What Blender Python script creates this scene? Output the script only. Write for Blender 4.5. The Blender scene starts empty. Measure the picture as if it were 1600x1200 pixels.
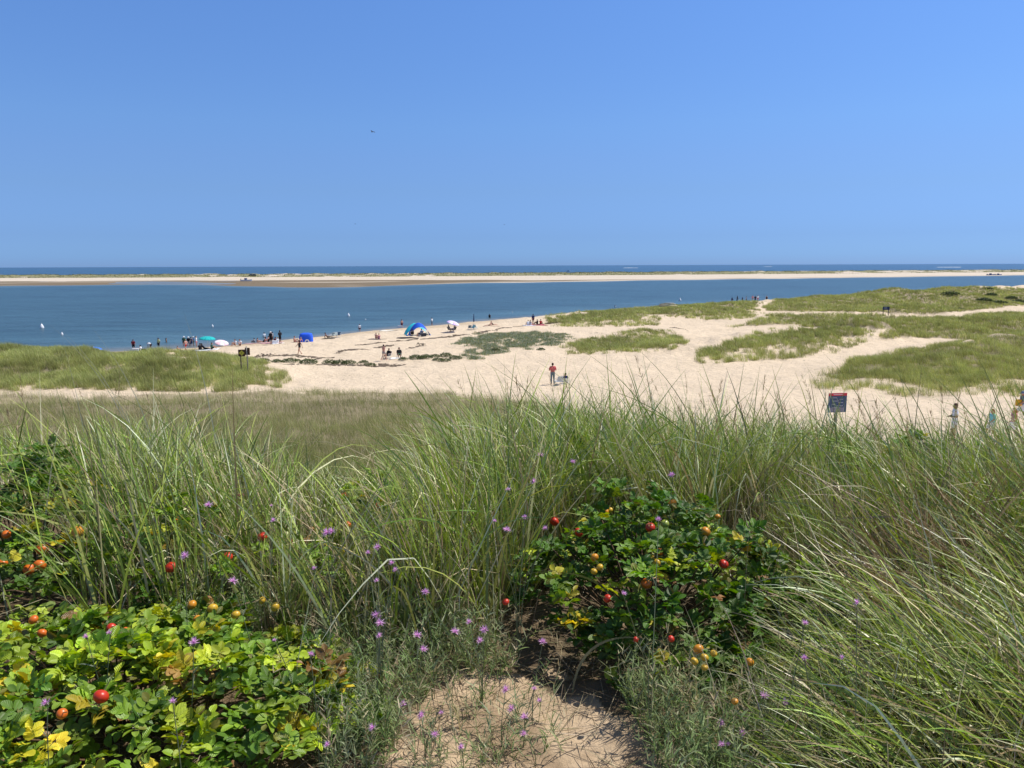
import bpy, math, random
import numpy as np
from mathutils import Vector, Matrix
PI = math.pi
rng = np.random.default_rng(11)
random.seed(5)
C = bpy.context.scene.collection
scene = bpy.context.scene

# ------------------------------------------------------------------ camera
CAMZ = 12.0
cam_d = bpy.data.cameras.new('camera'); cam = bpy.data.objects.new('camera', cam_d); C.objects.link(cam)
cam.location = (0, 0, CAMZ)
PITCH = math.radians(8.77); ROLL = math.radians(-0.215)
RM = Matrix.Rotation(PI/2 - PITCH, 3, 'X') @ Matrix.Rotation(ROLL, 3, 'Z')
cam.rotation_euler = RM.to_euler()
cam_d.sensor_width = 36; cam_d.lens = 27.0; cam_d.clip_start = 0.05; cam_d.clip_end = 90000
scene.camera = cam
R = np.array(RM)
CP = np.array([0, 0, CAMZ])

def project(P):
    q = (P - CP) @ R
    d = np.maximum(-q[..., 2], 1e-3)
    return 800 + 1200*q[..., 0]/d, 600 - 1200*q[..., 1]/d

def ray(px, py):
    v = R @ np.array([(px-800)/1200, -(py-600)/1200, -1.0])
    return v / v[1]                       # per metre forward

# ------------------------------------------------------------------ noise
def make_noise(seed, n=10):
    r = np.random.default_rng(seed)
    a = r.uniform(0, 2*PI, n); f = r.uniform(.55, 1.8, n); p = r.uniform(0, 2*PI, n)
    def f_(X, Y, s=1.0):
        o = np.zeros(np.shape(X))
        for i in range(n):
            o = o + np.sin((X*math.cos(a[i]) + Y*math.sin(a[i]))*f[i]*2*PI/s + p[i] + 1.3*np.sin((X*math.sin(a[i])-Y*math.cos(a[i]))*1.1*PI/s+p[i]*2))
        return o / math.sqrt(n/2) / 1.6
    return f_
n1, n2, n3, n4, n5 = [make_noise(i) for i in (1, 2, 3, 4, 5)]

def sstep(a, b, x):
    t = np.clip((x-a)/(b-a), 0, 1); return t*t*(3-2*t)

# ------------------------------------------------------------------ terrain
PROF_Y = [-1e5, 0, 4.5, 6.0, 8.5, 14, 22, 30, 45, 58, 70, 1e5]
PROF_Z = [10.4, 10.4, 10.35, 10.1, 9.1, 7.1, 5.3, 4.15, 2.9, 2.15, 1.7, 1.7]
SH_X = [-2000, -300, -120, -90, -55, -40, -24, -7, 8, 36, 87, 200, 500, 3000]
SH_Y = [-900, -20, 72, 90, 110, 120, 145, 166, 182, 214, 250, 268, 330, 600]
RIDGES = [  # (x0,y0,h0, x1,y1,h1, width)
    (-110, 76, 2.6, -34, 72, 2.3, 8.5), (-34, 72, 2.2, -26, 73, 1.2, 5.5),
    (10, 150, 1.0, 35, 160, 1.35, 9), (35, 160, 1.35, 64, 190, 1.7, 9),
    (-4, 98, .35, 8, 111, .45, 8), (9, 108, .5, 24, 112, .6, 7),
    (23, 91, .9, 47, 108, 2.3, 8.5), (54, 113, 1.5, 112, 126, 2.4, 11),
    (48, 139, 1.2, 80, 150, 1.9, 10),
    (74, 193, 1.3, 108, 200, 3.6, 22), (108, 200, 3.6, 128, 205, 3.9, 24), (128, 205, 3.9, 190, 218, 3.2, 26),
    (37, 73, .7, 56, 82, 2.1, 8.5), (56, 82, 2.1, 100, 93, 3.7, 10.5),
]
U  = [-1500, 0, 240, 330, 450, 560, 700, 850, 1000, 1300, 1600, 3000]
F_ = [520, 500, 545, 520, 440, 455, 522, 560, 608, 689, 800, 1300]
B_ = [700, 660, 670, 672, 668, 662, 648, 628, 640, 715, 826, 1330]
G_ = [800, 770, 770, 775, 778, 775, 785, 800, 830, 900, 980, 1500]
O_ = [960, 940, 930, 930, 935, 940, 960, 980, 1010, 1080, 1160, 1700]
def shore_s(X, Y):
    return (np.interp(X, SH_X, SH_Y) - Y)*.78
def zfun(X, Y):
    X = np.asarray(X, float); Y = np.asarray(Y, float)
    z = np.interp(Y, PROF_Y, PROF_Z)
    s = shore_s(X, Y) + .6*n3(X, Y, 25)
    zb = np.where(s > 0, 1.7*(1-np.exp(-np.maximum(s, 0)/13)), np.maximum(s*.09, -3.5))
    z = z - 1.7 + zb
    rz = np.zeros(z.shape)
    for x0, y0, h0, x1, y1, h1, w in RIDGES:
        dx, dy = x1-x0, y1-y0; L2 = dx*dx+dy*dy
        t = np.clip(((X-x0)*dx+(Y-y0)*dy)/L2, 0, 1)
        d2 = (X-x0-t*dx)**2+(Y-y0-t*dy)**2
        rz = np.maximum(rz, (h0+(h1-h0)*t)*np.exp(-d2/(w*w))*(1+.18*n1(X, Y, 16)))
    z = z + rz
    land = sstep(3, 14, s)*sstep(12, 40, Y)
    z = z + land*(.10*n2(X, Y, 11) + .05*n4(X, Y, 3.5)) + land*np.clip(rz, 0, 1)*.16*n5(X, Y, 5)
    near = 1-sstep(8, 14, np.abs(Y))
    z = z + near*(.03*n4(X, Y, 1.3) + .012*n2(X, Y, .4))
    # far barrier spit
    far = Y > 380
    if np.any(far):
        Yf = np.where(far, Y, 1000.); u = 800 + 1200*X/Yf
        w = 9*n1(X, Yf*.2, 90)
        f = np.interp(u, U, F_)+w; b = np.maximum(np.interp(u, U, B_), f+12)+w; g = np.interp(u, U, G_)+8*n2(X, Yf, 70); o = np.interp(u, U, O_)+w
        zz = np.full(z.shape, -3.5)
        zz = np.where(Yf > f-60, -3.5+3.5*np.clip((Yf-f+60)/60, 0, 1), zz)
        flat = .22+.14*n3(X, Yf, 120)
        chan = np.exp(-((u-270)/95)**2 - ((Yf-(f+60))/45)**2)
        flat = flat-.6*chan
        zz = np.where(Yf > f, flat*np.clip((Yf-f)/15, 0, 1), zz)
        zz = np.where(Yf > b, .25+1.3*sstep(0, 60, Yf-b)+.0*Yf, zz)
        dune = sstep(0, 40, Yf-g)*(1-sstep(-60, 0, Yf-o))
        zz = zz + dune*(1.7+.6*n4(X, Yf, 60)+.35*n5(X, Yf, 24))
        zz = np.where(Yf > o-30, np.maximum(1.4-(Yf-o+30)*.045, -3.5), zz)
        z = np.where(far, zz, z)
    return z

def ground_at(px, py, lo=1.5, hi=400, canopy=None, n=1500):
    v = ray(px, py)
    t = np.geomspace(lo, hi, n)
    P = CP + t[:, None]*v
    g = zfun(P[:, 0], P[:, 1])
    if canopy is not None: g = g + canopy(P[:, 0], P[:, 1])
    k = np.argmax(P[:, 2] <= g)
    if not (P[k, 2] <= g[k]): k = n-1
    return P[k, 0], P[k, 1], P[k, 2]

def in_poly(px, py, poly):
    c = np.zeros(px.shape, bool); n = len(poly)
    for i in range(n):
        x0, y0 = poly[i]; x1, y1 = poly[(i+1) % n]
        if y0 == y1: continue
        cond = ((y0 > py) != (y1 > py)) & (px < (x1-x0)*(py-y0)/(y1-y0)+x0)
        c ^= cond
    return c

# ------------------------------------------------------------------ materials
def new_mat(name):
    m = bpy.data.materials.new(name); m.use_nodes = True
    nt = m.node_tree; b = nt.nodes['Principled BSDF']; return m, nt, b
def setc(b, col, rough=.6, spec=.5):
    b.inputs['Base Color'].default_value = (*col, 1); b.inputs['Roughness'].default_value = rough
    b.inputs['Specular IOR Level'].default_value = spec
MC = {}
def plain(name, col, rough=.65, spec=.3, var=.12, scale=14.):
    key = (name, tuple(col))
    if key in MC: return MC[key]
    m, nt, b = new_mat(name); setc(b, col, rough, spec)
    tc = nt.nodes.new('ShaderNodeTexCoord'); no = nt.nodes.new('ShaderNodeTexNoise'); no.inputs['Scale'].default_value = scale
    no.inputs['Detail'].default_value = 4
    mx = nt.nodes.new('ShaderNodeMix'); mx.data_type = 'RGBA'
    mx.inputs[6].default_value = (*[c*(1-var) for c in col], 1); mx.inputs[7].default_value = (*[min(1, c*(1+var)) for c in col], 1)
    nt.links.new(tc.outputs['Object'], no.inputs['Vector']); nt.links.new(no.outputs['Fac'], mx.inputs[0]); nt.links.new(mx.outputs[2], b.inputs['Base Color'])
    MC[key] = m; return m

def foliage_mat(name, rough=.42, spec=.5, transl=.35, veins=False):
    m, nt, b = new_mat(name); N = nt.nodes; Lk = nt.links
    at = N.new('ShaderNodeAttribute'); at.attribute_name = 'Col'
    b.inputs['Roughness'].default_value = rough; b.inputs['Specular IOR Level'].default_value = spec
    tr = N.new('ShaderNodeBsdfTranslucent'); mx = N.new('ShaderNodeMixShader'); mx.inputs[0].default_value = transl
    hs = N.new('ShaderNodeHueSaturation'); hs.inputs['Saturation'].default_value = 1.15; hs.inputs['Value'].default_value = 1.3; hs.inputs['Hue'].default_value = .49
    Lk.new(at.outputs['Color'], b.inputs['Base Color']); Lk.new(at.outputs['Color'], hs.inputs['Color']); Lk.new(hs.outputs[0], tr.inputs['Color'])
    out = N['Material Output']; Lk.new(b.outputs[0], mx.inputs[1]); Lk.new(tr.outputs[0], mx.inputs[2]); Lk.new(mx.outputs[0], out.inputs['Surface'])
    if veins:
        lu = N.new('ShaderNodeAttribute'); lu.attribute_name = 'luv'
        sx = N.new('ShaderNodeSeparateXYZ'); Lk.new(lu.outputs['Vector'], sx.inputs[0])
        ab = N.new('ShaderNodeMath'); ab.operation = 'ABSOLUTE'; Lk.new(sx.outputs[1], ab.inputs[0])
        ma = N.new('ShaderNodeMath'); ma.operation = 'MULTIPLY_ADD'; Lk.new(ab.outputs[0], ma.inputs[0]); ma.inputs[1].default_value = -.28; Lk.new(sx.outputs[0], ma.inputs[2])
        mu = N.new('ShaderNodeMath'); mu.operation = 'MULTIPLY'; Lk.new(ma.outputs[0], mu.inputs[0]); mu.inputs[1].default_value = 46
        sn = N.new('ShaderNodeMath'); sn.operation = 'SINE'; Lk.new(mu.outputs[0], sn.inputs[0])
        bp = N.new('ShaderNodeBump'); bp.inputs['Strength'].default_value = .5; bp.inputs['Distance'].default_value = .0012
        Lk.new(sn.outputs[0], bp.inputs['Height']); Lk.new(bp.outputs[0], b.inputs['Normal'])
    return m
M_GRASS = foliage_mat('grass_blade', .40, .5, .17)
M_FAR = foliage_mat('far_grass_blade', .6, .3, .3)
M_LEAF = foliage_mat('rose_leaf', .40, .5, .28, veins=True)
M_WEED = foliage_mat('weed_leaf', .6, .3, .3)
M_PETAL = foliage_mat('petal', .7, .2, .45)

# terrain material
def ground_mat():
    m, nt, b = new_mat('sand_ground'); N = nt.nodes; Lk = nt.links
    at = N.new('ShaderNodeAttribute'); at.attribute_name = 'Col'
    wt = N.new('ShaderNodeAttribute'); wt.attribute_name = 'near'
    tc = N.new('ShaderNodeTexCoord')
    def noise(scale, det=5, rough=.6):
        n = N.new('ShaderNodeTexNoise'); n.inputs['Scale'].default_value = scale; n.inputs['Detail'].default_value = det; n.inputs['Roughness'].default_value = rough
        Lk.new(tc.outputs['Object'], n.inputs['Vector']); return n
    a = noise(.35); c = noise(4.0, 6, .7); e = noise(120, 3, .7); g = noise(1.1, 4)
    def mulc(src, n, lo, hi):
        mr = N.new('ShaderNodeMapRange'); mr.inputs['From Min'].default_value = .3; mr.inputs['From Max'].default_value = .7
        mr.inputs['To Min'].default_value = lo; mr.inputs['To Max'].default_value = hi; Lk.new(n.outputs['Fac'], mr.inputs['Value'])
        mx = N.new('ShaderNodeVectorMath'); mx.operation = 'SCALE'; Lk.new(src, mx.inputs[0]); Lk.new(mr.outputs[0], mx.inputs['Scale']); return mx.outputs[0]
    o = mulc(at.outputs['Color'], a, .93, 1.06); f2 = noise(2.3, 3, .8); o = mulc(o, c, .86, 1.07); o = mulc(o, f2, .88, 1.05); o = mulc(o, e, .86, 1.12)
    Lk.new(o, b.inputs['Base Color']); b.inputs['Roughness'].default_value = .9; b.inputs['Specular IOR Level'].default_value = .15
    bp = N.new('ShaderNodeBump'); bp.inputs['Strength'].default_value = .55; bp.inputs['Distance'].default_value = .13
    vo = N.new('ShaderNodeTexVoronoi'); vo.inputs['Scale'].default_value = 1.7; vo.feature = 'SMOOTH_F1'
    mp = N.new('ShaderNodeVectorMath'); mp.operation = 'ADD'; Lk.new(tc.outputs['Object'], mp.inputs[0]); Lk.new(g.outputs['Color'], mp.inputs[1]); Lk.new(mp.outputs[0], vo.inputs['Vector'])
    ad = N.new('ShaderNodeMath'); ad.operation = 'ADD'; Lk.new(vo.outputs['Distance'], ad.inputs[0]); Lk.new(c.outputs['Fac'], ad.inputs[1]); Lk.new(ad.outputs[0], bp.inputs['Height'])
    st = N.new('ShaderNodeMath'); st.operation = 'MULTIPLY_ADD'; Lk.new(wt.outputs['Fac'], st.inputs[0]); st.inputs[1].default_value = -.7; st.inputs[2].default_value = .95; Lk.new(st.outputs[0], bp.inputs['Strength'])
    b2 = N.new('ShaderNodeBump'); b2.inputs['Strength'].default_value = .5; b2.inputs['Distance'].default_value = .01
    fn = noise(30, 6, .75); Lk.new(fn.outputs['Fac'], b2.inputs['Height']); Lk.new(bp.outputs[0], b2.inputs['Normal']); Lk.new(b2.outputs[0], b.inputs['Normal'])
    return m

# ------------------------------------------------------------------ mesh helpers
def np_mesh(name, V, Q, mat, parent=None, col=None, smooth=True, extra=None):
    me = bpy.data.meshes.new(name)
    V = np.ascontiguousarray(V, np.float32).reshape(-1, 3); Q = np.ascontiguousarray(Q, np.int32)
    k = Q.shape[1]
    me.vertices.add(len(V)); me.vertices.foreach_set('co', V.ravel())
    me.loops.add(Q.size); me.loops.foreach_set('vertex_index', Q.ravel())
    me.polygons.add(len(Q)); me.polygons.foreach_set('loop_start', np.arange(0, Q.size, k, dtype=np.int32))
    if smooth: me.polygons.foreach_set('use_smooth', np.ones(len(Q), bool))
    me.update(calc_edges=True)
    if col is not None:
        a = me.color_attributes.new('Col', 'FLOAT_COLOR', 'POINT')
        c = np.ones((len(V), 4), np.float32); c[:, :3] = np.asarray(col).reshape(-1, 3); a.data.foreach_set('color', c.ravel())
    if extra:
        for nm, (kind, arr) in extra.items():
            a = me.attributes.new(nm, kind, 'POINT')
            a.data.foreach_set('vector' if kind == 'FLOAT_VECTOR' else 'value', np.ascontiguousarray(arr, np.float32).ravel())
    if mat is not None: me.materials.append(mat)
    o = bpy.data.objects.new(name, me); C.objects.link(o)
    if parent: o.parent = parent
    return o
def tag(o, label=None, cat=None, group=None, kind=None):
    if label: o['label'] = label
    if cat: o['category'] = cat
    if group: o['group'] = group
    if kind: o['kind'] = kind
    return o
def empty(name, loc=(0, 0, 0), rz=0, scale=1):
    o = bpy.data.objects.new(name, None); C.objects.link(o); o.location = loc; o.rotation_euler = (0, 0, rz); o.scale = (scale,)*3
    o.empty_display_size = .2; return o

class MB:
    """collects shapes, builds one mesh"""
    def __init__(s): s.v = []; s.f = []
    def add(s, V, F):
        b = len(s.v); s.v += [tuple(p) for p in V]; s.f += [tuple(b+i for i in f) for f in F]; return s
    def box(s, c, d, rot=None, bev=0):
        c = Vector(c); hx, hy, hz = d[0]/2, d[1]/2, d[2]/2
        P = [Vector((x*hx, y*hy, z*hz)) for x in (-1, 1) for y in (-1, 1) for z in (-1, 1)]
        if rot is not None: P = [rot @ p for p in P]
        return s.add([p+c for p in P], [(0, 1, 3, 2), (4, 6, 7, 5), (0, 4, 5, 1), (2, 3, 7, 6), (0, 2, 6, 4), (1, 5, 7, 3)])
    def capsule(s, a, b, ra, rb=None, n=12, hemi=3):
        a, b = Vector(a), Vector(b); rb = ra if rb is None else rb
        d = b-a; L = d.length
        z = d/L if L > 1e-6 else Vector((0, 0, 1))
        x = z.orthogonal().normalized(); y = z.cross(x)
        rings = []
        for i in range(hemi+1):
            t = -PI/2+PI/2*(i+.35 if i == 0 else i)/hemi; rings.append((a+z*ra*math.sin(t), ra*math.cos(t)))
        for i in range(hemi+1):
            t = PI/2*(i if i < hemi else i-.35)/hemi; rings.append((b+z*rb*math.sin(t), rb*math.cos(t)))
        V = []; F = []
        for c, r in rings:
            for k in range(n):
                q = 2*PI*k/n; V.append(c+x*r*math.cos(q)+y*r*math.sin(q))
        for i in range(len(rings)-1):
            for k in range(n):
                k2 = (k+1) % n; F.append((i*n+k, i*n+k2, (i+1)*n+k2, (i+1)*n+k))
        F.append(tuple(range(n))[::-1]); F.append(tuple((len(rings)-1)*n+k for k in range(n)))
        return s.add(V, F)
    def tube(s, pts, r, n=8, r1=None):
        pts = [Vector(p) for p in pts]; V = []; F = []; m = len(pts)
        for i, p in enumerate(pts):
            d = (pts[min(i+1, m-1)]-pts[max(i-1, 0)]).normalized()
            if i == 0: x = d.orthogonal().normalized()
            else: x = (x-d*x.dot(d)).normalized()
            y = d.cross(x); rr = r if r1 is None else r+(r1-r)*i/(m-1)
            for k in range(n):
                q = 2*PI*k/n; V.append(p+x*rr*math.cos(q)+y*rr*math.sin(q))
        for i in range(m-1):
            for k in range(n):
                k2 = (k+1) % n; F.append((i*n+k, i*n+k2, (i+1)*n+k2, (i+1)*n+k))
        F.append(tuple(range(n))[::-1]); F.append(tuple((m-1)*n+k for k in range(n)))
        return s.add(V, F)
    def lathe(s, prof, c=(0, 0, 0), n=16, M=None):
        V = []; F = []
        for r, z in prof:
            for k in range(n):
                q = 2*PI*k/n; p = Vector((r*math.cos(q), r*math.sin(q), z))
                if M is not None: p = M @ p
                V.append(p+Vector(c))
        for i in range(len(prof)-1):
            for k in range(n):
                k2 = (k+1) % n; F.append((i*n+k, i*n+k2, (i+1)*n+k2, (i+1)*n+k))
        return s.add(V, F)
    def mesh(s, name):
        me = bpy.data.meshes.new(name); me.from_pydata(s.v, [], s.f); me.update(); return me
    def build(s, name, mat, parent=None, smooth=False):
        me = s.mesh(name)
        if smooth: me.polygons.foreach_set('use_smooth', np.ones(len(me.polygons), bool))
        me.materials.append(mat)
        o = bpy.data.objects.new(name, me); C.objects.link(o)
        if parent: o.parent = parent
        return o

# ------------------------------------------------------------------ vegetation masks (photo layout carried onto the ground)
P_FIELD = [(-400, 650), (-100, 634), (0, 614), (60, 619), (120, 622), (250, 616), (400, 612), (650, 614), (760, 620), (880, 640), (1000, 668), (1060, 740), (1100, 1200), (-600, 1200)]
P_LEFT = [(-400, 535), (0, 541), (100, 546), (230, 553), (330, 563), (385, 574), (400, 585), (360, 592), (260, 600), (180, 604), (60, 603), (-100, 608), (-400, 620)]
P_LEFT_S = [(-400, 540), (330, 545), (400, 560), (450, 583), (445, 602), (330, 612), (250, 618), (140, 626), (40, 632), (-400, 660)]
P_M1 = [(855, 500), (900, 491), (960, 485), (1005, 484), (1040, 479), (1100, 475), (1185, 472), (1165, 491), (1110, 494), (1010, 491), (1005, 499), (960, 502), (900, 504), (862, 506)]
P_M1_S = [(855, 495), (960, 484), (1100, 473), (1190, 472), (1180, 498), (1100, 500), (1030, 495), (1030, 512), (940, 511), (860, 511)]
P_P2 = [(712, 540), (735, 527), (770, 522), (850, 520), (880, 524), (892, 530), (870, 538), (850, 543), (800, 545), (770, 555), (720, 560), (722, 552), (748, 545)]
P_P3 = [(890, 541), (920, 530), (1000, 524), (1040, 524), (1062, 532), (1045, 542), (980, 545), (920, 549)]
P_P3_S = [(870, 545), (900, 532), (1000, 516), (1060, 520), (1075, 540), (1040, 550), (960, 556), (890, 552)]
P_R1 = [(1190, 480), (1215, 468), (1300, 458), (1400, 450), (1500, 448), (1620, 452), (1900, 455), (1900, 478), (1600, 477), (1520, 485), (1440, 492), (1380, 488), (1300, 487), (1200, 486)]
P_R2 = [(1140, 512), (1180, 503), (1200, 494), (1260, 491), (1350, 491), (1440, 497), (1500, 494), (1600, 487), (1900, 480), (1900, 530), (1600, 524), (1540, 531), (1460, 527), (1395, 529), (1365, 527), (1400, 516), (1350, 510), (1290, 514), (1240, 507), (1190, 507)]
P_R3 = [(1085, 555), (1120, 540), (1180, 527), (1230, 520), (1290, 514), (1345, 511), (1340, 524), (1290, 533), (1250, 536), (1200, 541), (1150, 546), (1110, 560)]
P_R3_S = [(1085, 560), (1180, 520), (1345, 508), (1370, 520), (1330, 543), (1290, 556), (1220, 562), (1140, 565), (1100, 568)]
P_R4 = [(1290, 590), (1330, 566), (1400, 553), (1480, 540), (1600, 520), (1900, 490), (1900, 586), (1600, 592), (1560, 594), (1500, 604), (1440, 600), (1400, 594), (1340, 592)]
P_R4_S = [(1265, 604), (1330, 570), (1500, 550), (1600, 545), (1900, 520), (1900, 650), (1600, 630), (1480, 628), (1400, 622), (1310, 610)]

DENSE = dict(field=P_FIELD, left=P_LEFT, m1=P_M1, p2=P_P2, p3=P_P3, r1=P_R1, r2=P_R2, r3=P_R3, r4=P_R4)
def veg_amount(X, Y, Z):
    """0..1 amount of thatch on the ground"""
    P = np.stack([X, Y, Z], -1); px, py = project(P)
    px = px + 5*n1(X, Y, 6); py = py + (130/np.maximum(Y, 30))*n2(X, Y, 5)
    a = np.zeros(X.shape)
    for k, poly in DENSE.items():
        a = np.maximum(a, in_poly(px, py, poly)*(1.0 if k != 'p2' else .35))
    return a*(Y > 7)

# ------------------------------------------------------------------ terrain sheet
def build_ground():
    az = np.concatenate([np.arange(-180, -44, 4.), np.arange(-44, -36, .5), np.arange(-36, 36.01, .09), np.arange(36.5, 44, .5), np.arange(44, 181, 4.)])
    az[-1] = 180
    az = np.radians(az)
    rr = np.concatenate([np.geomspace(.3, 1.9, 12)[:-1], np.geomspace(1.9, 1300, 660), np.geomspace(1400, 60000, 14)])
    A, Rr = np.meshgrid(az, rr)
    X = Rr*np.sin(A); Y = Rr*np.cos(A); Z = zfun(X, Y)
    Z = np.where(Rr > 1350, np.where(Y > 0, -3.5, Z), Z)
    n, k = X.shape
    idx = np.arange(n*k).reshape(n, k)
    Q = np.stack([idx[:-1, :-1], idx[:-1, 1:], idx[1:, 1:], idx[1:, :-1]], -1).reshape(-1, 4)
    V = np.stack([X, Y, Z], -1)
    s = shore_s(X, Y)
    dry = np.array([.70, .565, .405]); tan_ = np.array([.55, .43, .29]); wet = np.array([.27, .205, .13])
    nearc = np.array([.50, .375, .245]); thatch = np.array([.17, .14, .075]); flatc = np.array([.20, .155, .10]); white = np.array([.62, .53, .42])
    def lerp(a, b, t): return a + (b-a)*t[..., None]
    c = np.broadcast_to(dry, V.shape).copy()
    c = lerp(c, tan_, (1-sstep(13, 22, s+2*n1(X, Y, 20)))*.8)
    c = lerp(c, wet, 1-sstep(.8, 3.6, s+.8*n2(X, Y, 9)))
    v = veg_amount(X, Y, Z)
    c = lerp(c, thatch, v*np.where(Y > 55, .5, .75))
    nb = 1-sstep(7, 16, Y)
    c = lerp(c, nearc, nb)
    _px, _py = project(V); sh_ = (~in_poly(_px+18*n4(X, Y, .4), _py+18*n2(X, Y, .3), [(560, 1700), (610, 1180), (625, 1115), (665, 1070), (720, 1045), (800, 1052), (905, 1075), (985, 1120), (1050, 1160), (1180, 1190), (1240, 1700)]))*(Y > 1)*nb; c = lerp(c, np.array([.075, .06, .036]), sh_*.88)  # dark litter colour with the shade under the grass painted in
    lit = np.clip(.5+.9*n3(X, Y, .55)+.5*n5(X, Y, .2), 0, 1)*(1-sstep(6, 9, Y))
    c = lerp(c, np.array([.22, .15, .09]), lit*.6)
    fr = Y > 380
    Yf = np.where(fr, Y, 1000.); u = 800+1200*X/Yf
    w = 9*n1(X, Yf*.2, 90); b = np.maximum(np.interp(u, U, B_), np.interp(u, U, F_)+12)+w; g = np.interp(u, U, G_); o = np.interp(u, U, O_)
    cf = np.broadcast_to(flatc, V.shape).copy()
    cf = lerp(cf, white*.8, np.clip(n5(X, Yf, 150)-.3, 0, 1)*.8)
    ff = np.interp(u, U, F_)
    cf = lerp(cf, white*.85, sstep(580, 800, u)*(1-sstep(14, 26, Yf-ff)))
    cf = lerp(cf, white, sstep(-6, 6, Yf-b))
    gr = (n4(X*.5, Yf, 60)*.9+n2(X, Yf, 25)*.35+.75+.45*np.sin(u/140+1))
    gm = sstep(-.1, .15, gr)*sstep(-12, 4, Yf-g)*(1-sstep(-35, -20, Yf-o))
    cf = lerp(cf, np.array([.20, .20, .085]), gm*.85)
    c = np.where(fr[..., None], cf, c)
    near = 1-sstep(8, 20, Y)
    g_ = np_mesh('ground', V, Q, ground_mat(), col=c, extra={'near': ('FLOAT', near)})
    tag(g_, kind='structure')
build_ground()

# ------------------------------------------------------------------ water
def water_mat(name, deep, ocean=False):
    m, nt, b = new_mat(name); N = nt.nodes; Lk = nt.links
    at = N.new('ShaderNodeAttribute'); at.attribute_name = 'Col'
    tc = N.new('ShaderNodeTexCoord'); mp = N.new('ShaderNodeMapping'); mp.inputs['Scale'].default_value = (.6, 1.0, 1); mp.inputs['Rotation'].default_value = (0, 0, .25)
    Lk.new(tc.outputs['Object'], mp.inputs['Vector'])
    na = N.new('ShaderNodeTexNoise'); na.inputs['Scale'].default_value = .9; na.inputs['Detail'].default_value = 6; na.inputs['Roughness'].default_value = .65; Lk.new(mp.outputs[0], na.inputs['Vector'])
    nb = N.new('ShaderNodeTexNoise'); nb.inputs['Scale'].default_value = .12; nb.inputs['Detail'].default_value = 5; Lk.new(mp.outputs[0], nb.inputs['Vector'])
    nc = N.new('ShaderNodeTexNoise'); nc.inputs['Scale'].default_value = .02; nc.inputs['Detail'].default_value = 5; nc.inputs['Roughness'].default_value = .6; Lk.new(mp.outputs[0], nc.inputs['Vector'])
    ad = N.new('ShaderNodeMath'); ad.operation = 'MULTIPLY_ADD'; Lk.new(nb.outputs['Fac'], ad.inputs[0]); ad.inputs[1].default_value = 1.5; Lk.new(na.outputs['Fac'], ad.inputs[2])
    bp = N.new('ShaderNodeBump'); bp.inputs['Strength'].default_value = 1.0; bp.inputs['Distance'].default_value = .55; Lk.new(ad.outputs[0], bp.inputs['Height']); Lk.new(bp.outputs[0], b.inputs['Normal'])
    mr = N.new('ShaderNodeMapRange'); mr.inputs['From Min'].default_value = .35; mr.inputs['From Max'].default_value = .65; mr.inputs['To Min'].default_value = .62; mr.inputs['To Max'].default_value = 1.5; m2 = N.new('ShaderNodeMapping'); m2.inputs['Scale'].default_value = (.035, .16, 1); m2.inputs['Rotation'].default_value = (0, 0, -.12); Lk.new(tc.outputs['Object'], m2.inputs['Vector'])
    nd = N.new('ShaderNodeTexNoise'); nd.inputs['Scale'].default_value = 1; nd.inputs['Detail'].default_value = 8; nd.inputs['Roughness'].default_value = .7; Lk.new(m2.outputs[0], nd.inputs['Vector'])
    av = N.new('ShaderNodeMath'); av.operation = 'MULTIPLY_ADD'; Lk.new(nd.outputs['Fac'], av.inputs[0]); av.inputs[1].default_value = .7; hf = N.new('ShaderNodeMath'); hf.operation = 'MULTIPLY'; hf.inputs[1].default_value = .3; Lk.new(nc.outputs['Fac'], hf.inputs[0]); Lk.new(hf.outputs[0], av.inputs[2]); Lk.new(av.outputs[0], mr.inputs['Value'])
    sc = N.new('ShaderNodeVectorMath'); sc.operation = 'SCALE'; Lk.new(at.outputs['Color'], sc.inputs[0]); Lk.new(mr.outputs[0], sc.inputs['Scale']); Lk.new(sc.outputs[0], b.inputs['Base Color'])
    b.inputs['Roughness'].default_value = .28; b.inputs['IOR'].default_value = 1.33; b.inputs['Specular IOR Level'].default_value = .35
    return m
def build_water():
    az = np.radians(np.concatenate([np.arange(-180, -40, 5.), np.arange(-40, 40, .25), np.arange(40, 181, 5.)])); az[-1] = PI
    rr = np.concatenate([np.geomspace(60, 1400, 420), np.geomspace(1450, 70000, 40)])
    A, Rr = np.meshgrid(az, rr); X = Rr*np.sin(A); Y = Rr*np.cos(A)
    n, k = X.shape; idx = np.arange(n*k).reshape(n, k)
    Q = np.stack([idx[:-1, :-1], idx[:-1, 1:], idx[1:, 1:], idx[1:, :-1]], -1).reshape(-1, 4)
    dep = -zfun(X, Y); dep = np.where(Rr > 1200, 10, dep)
    deep = np.array([.038, .085, .105]); mid = np.array([.06, .12, .145]); shal = np.array([.17, .17, .15]); oc = np.array([.028, .075, .125])
    t1 = sstep(1.0, 3.4, dep)[..., None]; t0 = sstep(0, .9, dep)[..., None]
    c = shal*(1-t0)+mid*t0; c = c*(1-t1)+deep*t1
    t2 = sstep(900, 1300, Y)[..., None]; c = c*(1-t2)+oc*t2
    o = np_mesh('sea_water', np.stack([X, Y, np.zeros_like(X)], -1), Q, water_mat('water', None), col=c)
    tag(o, kind='structure')
build_water()

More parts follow.
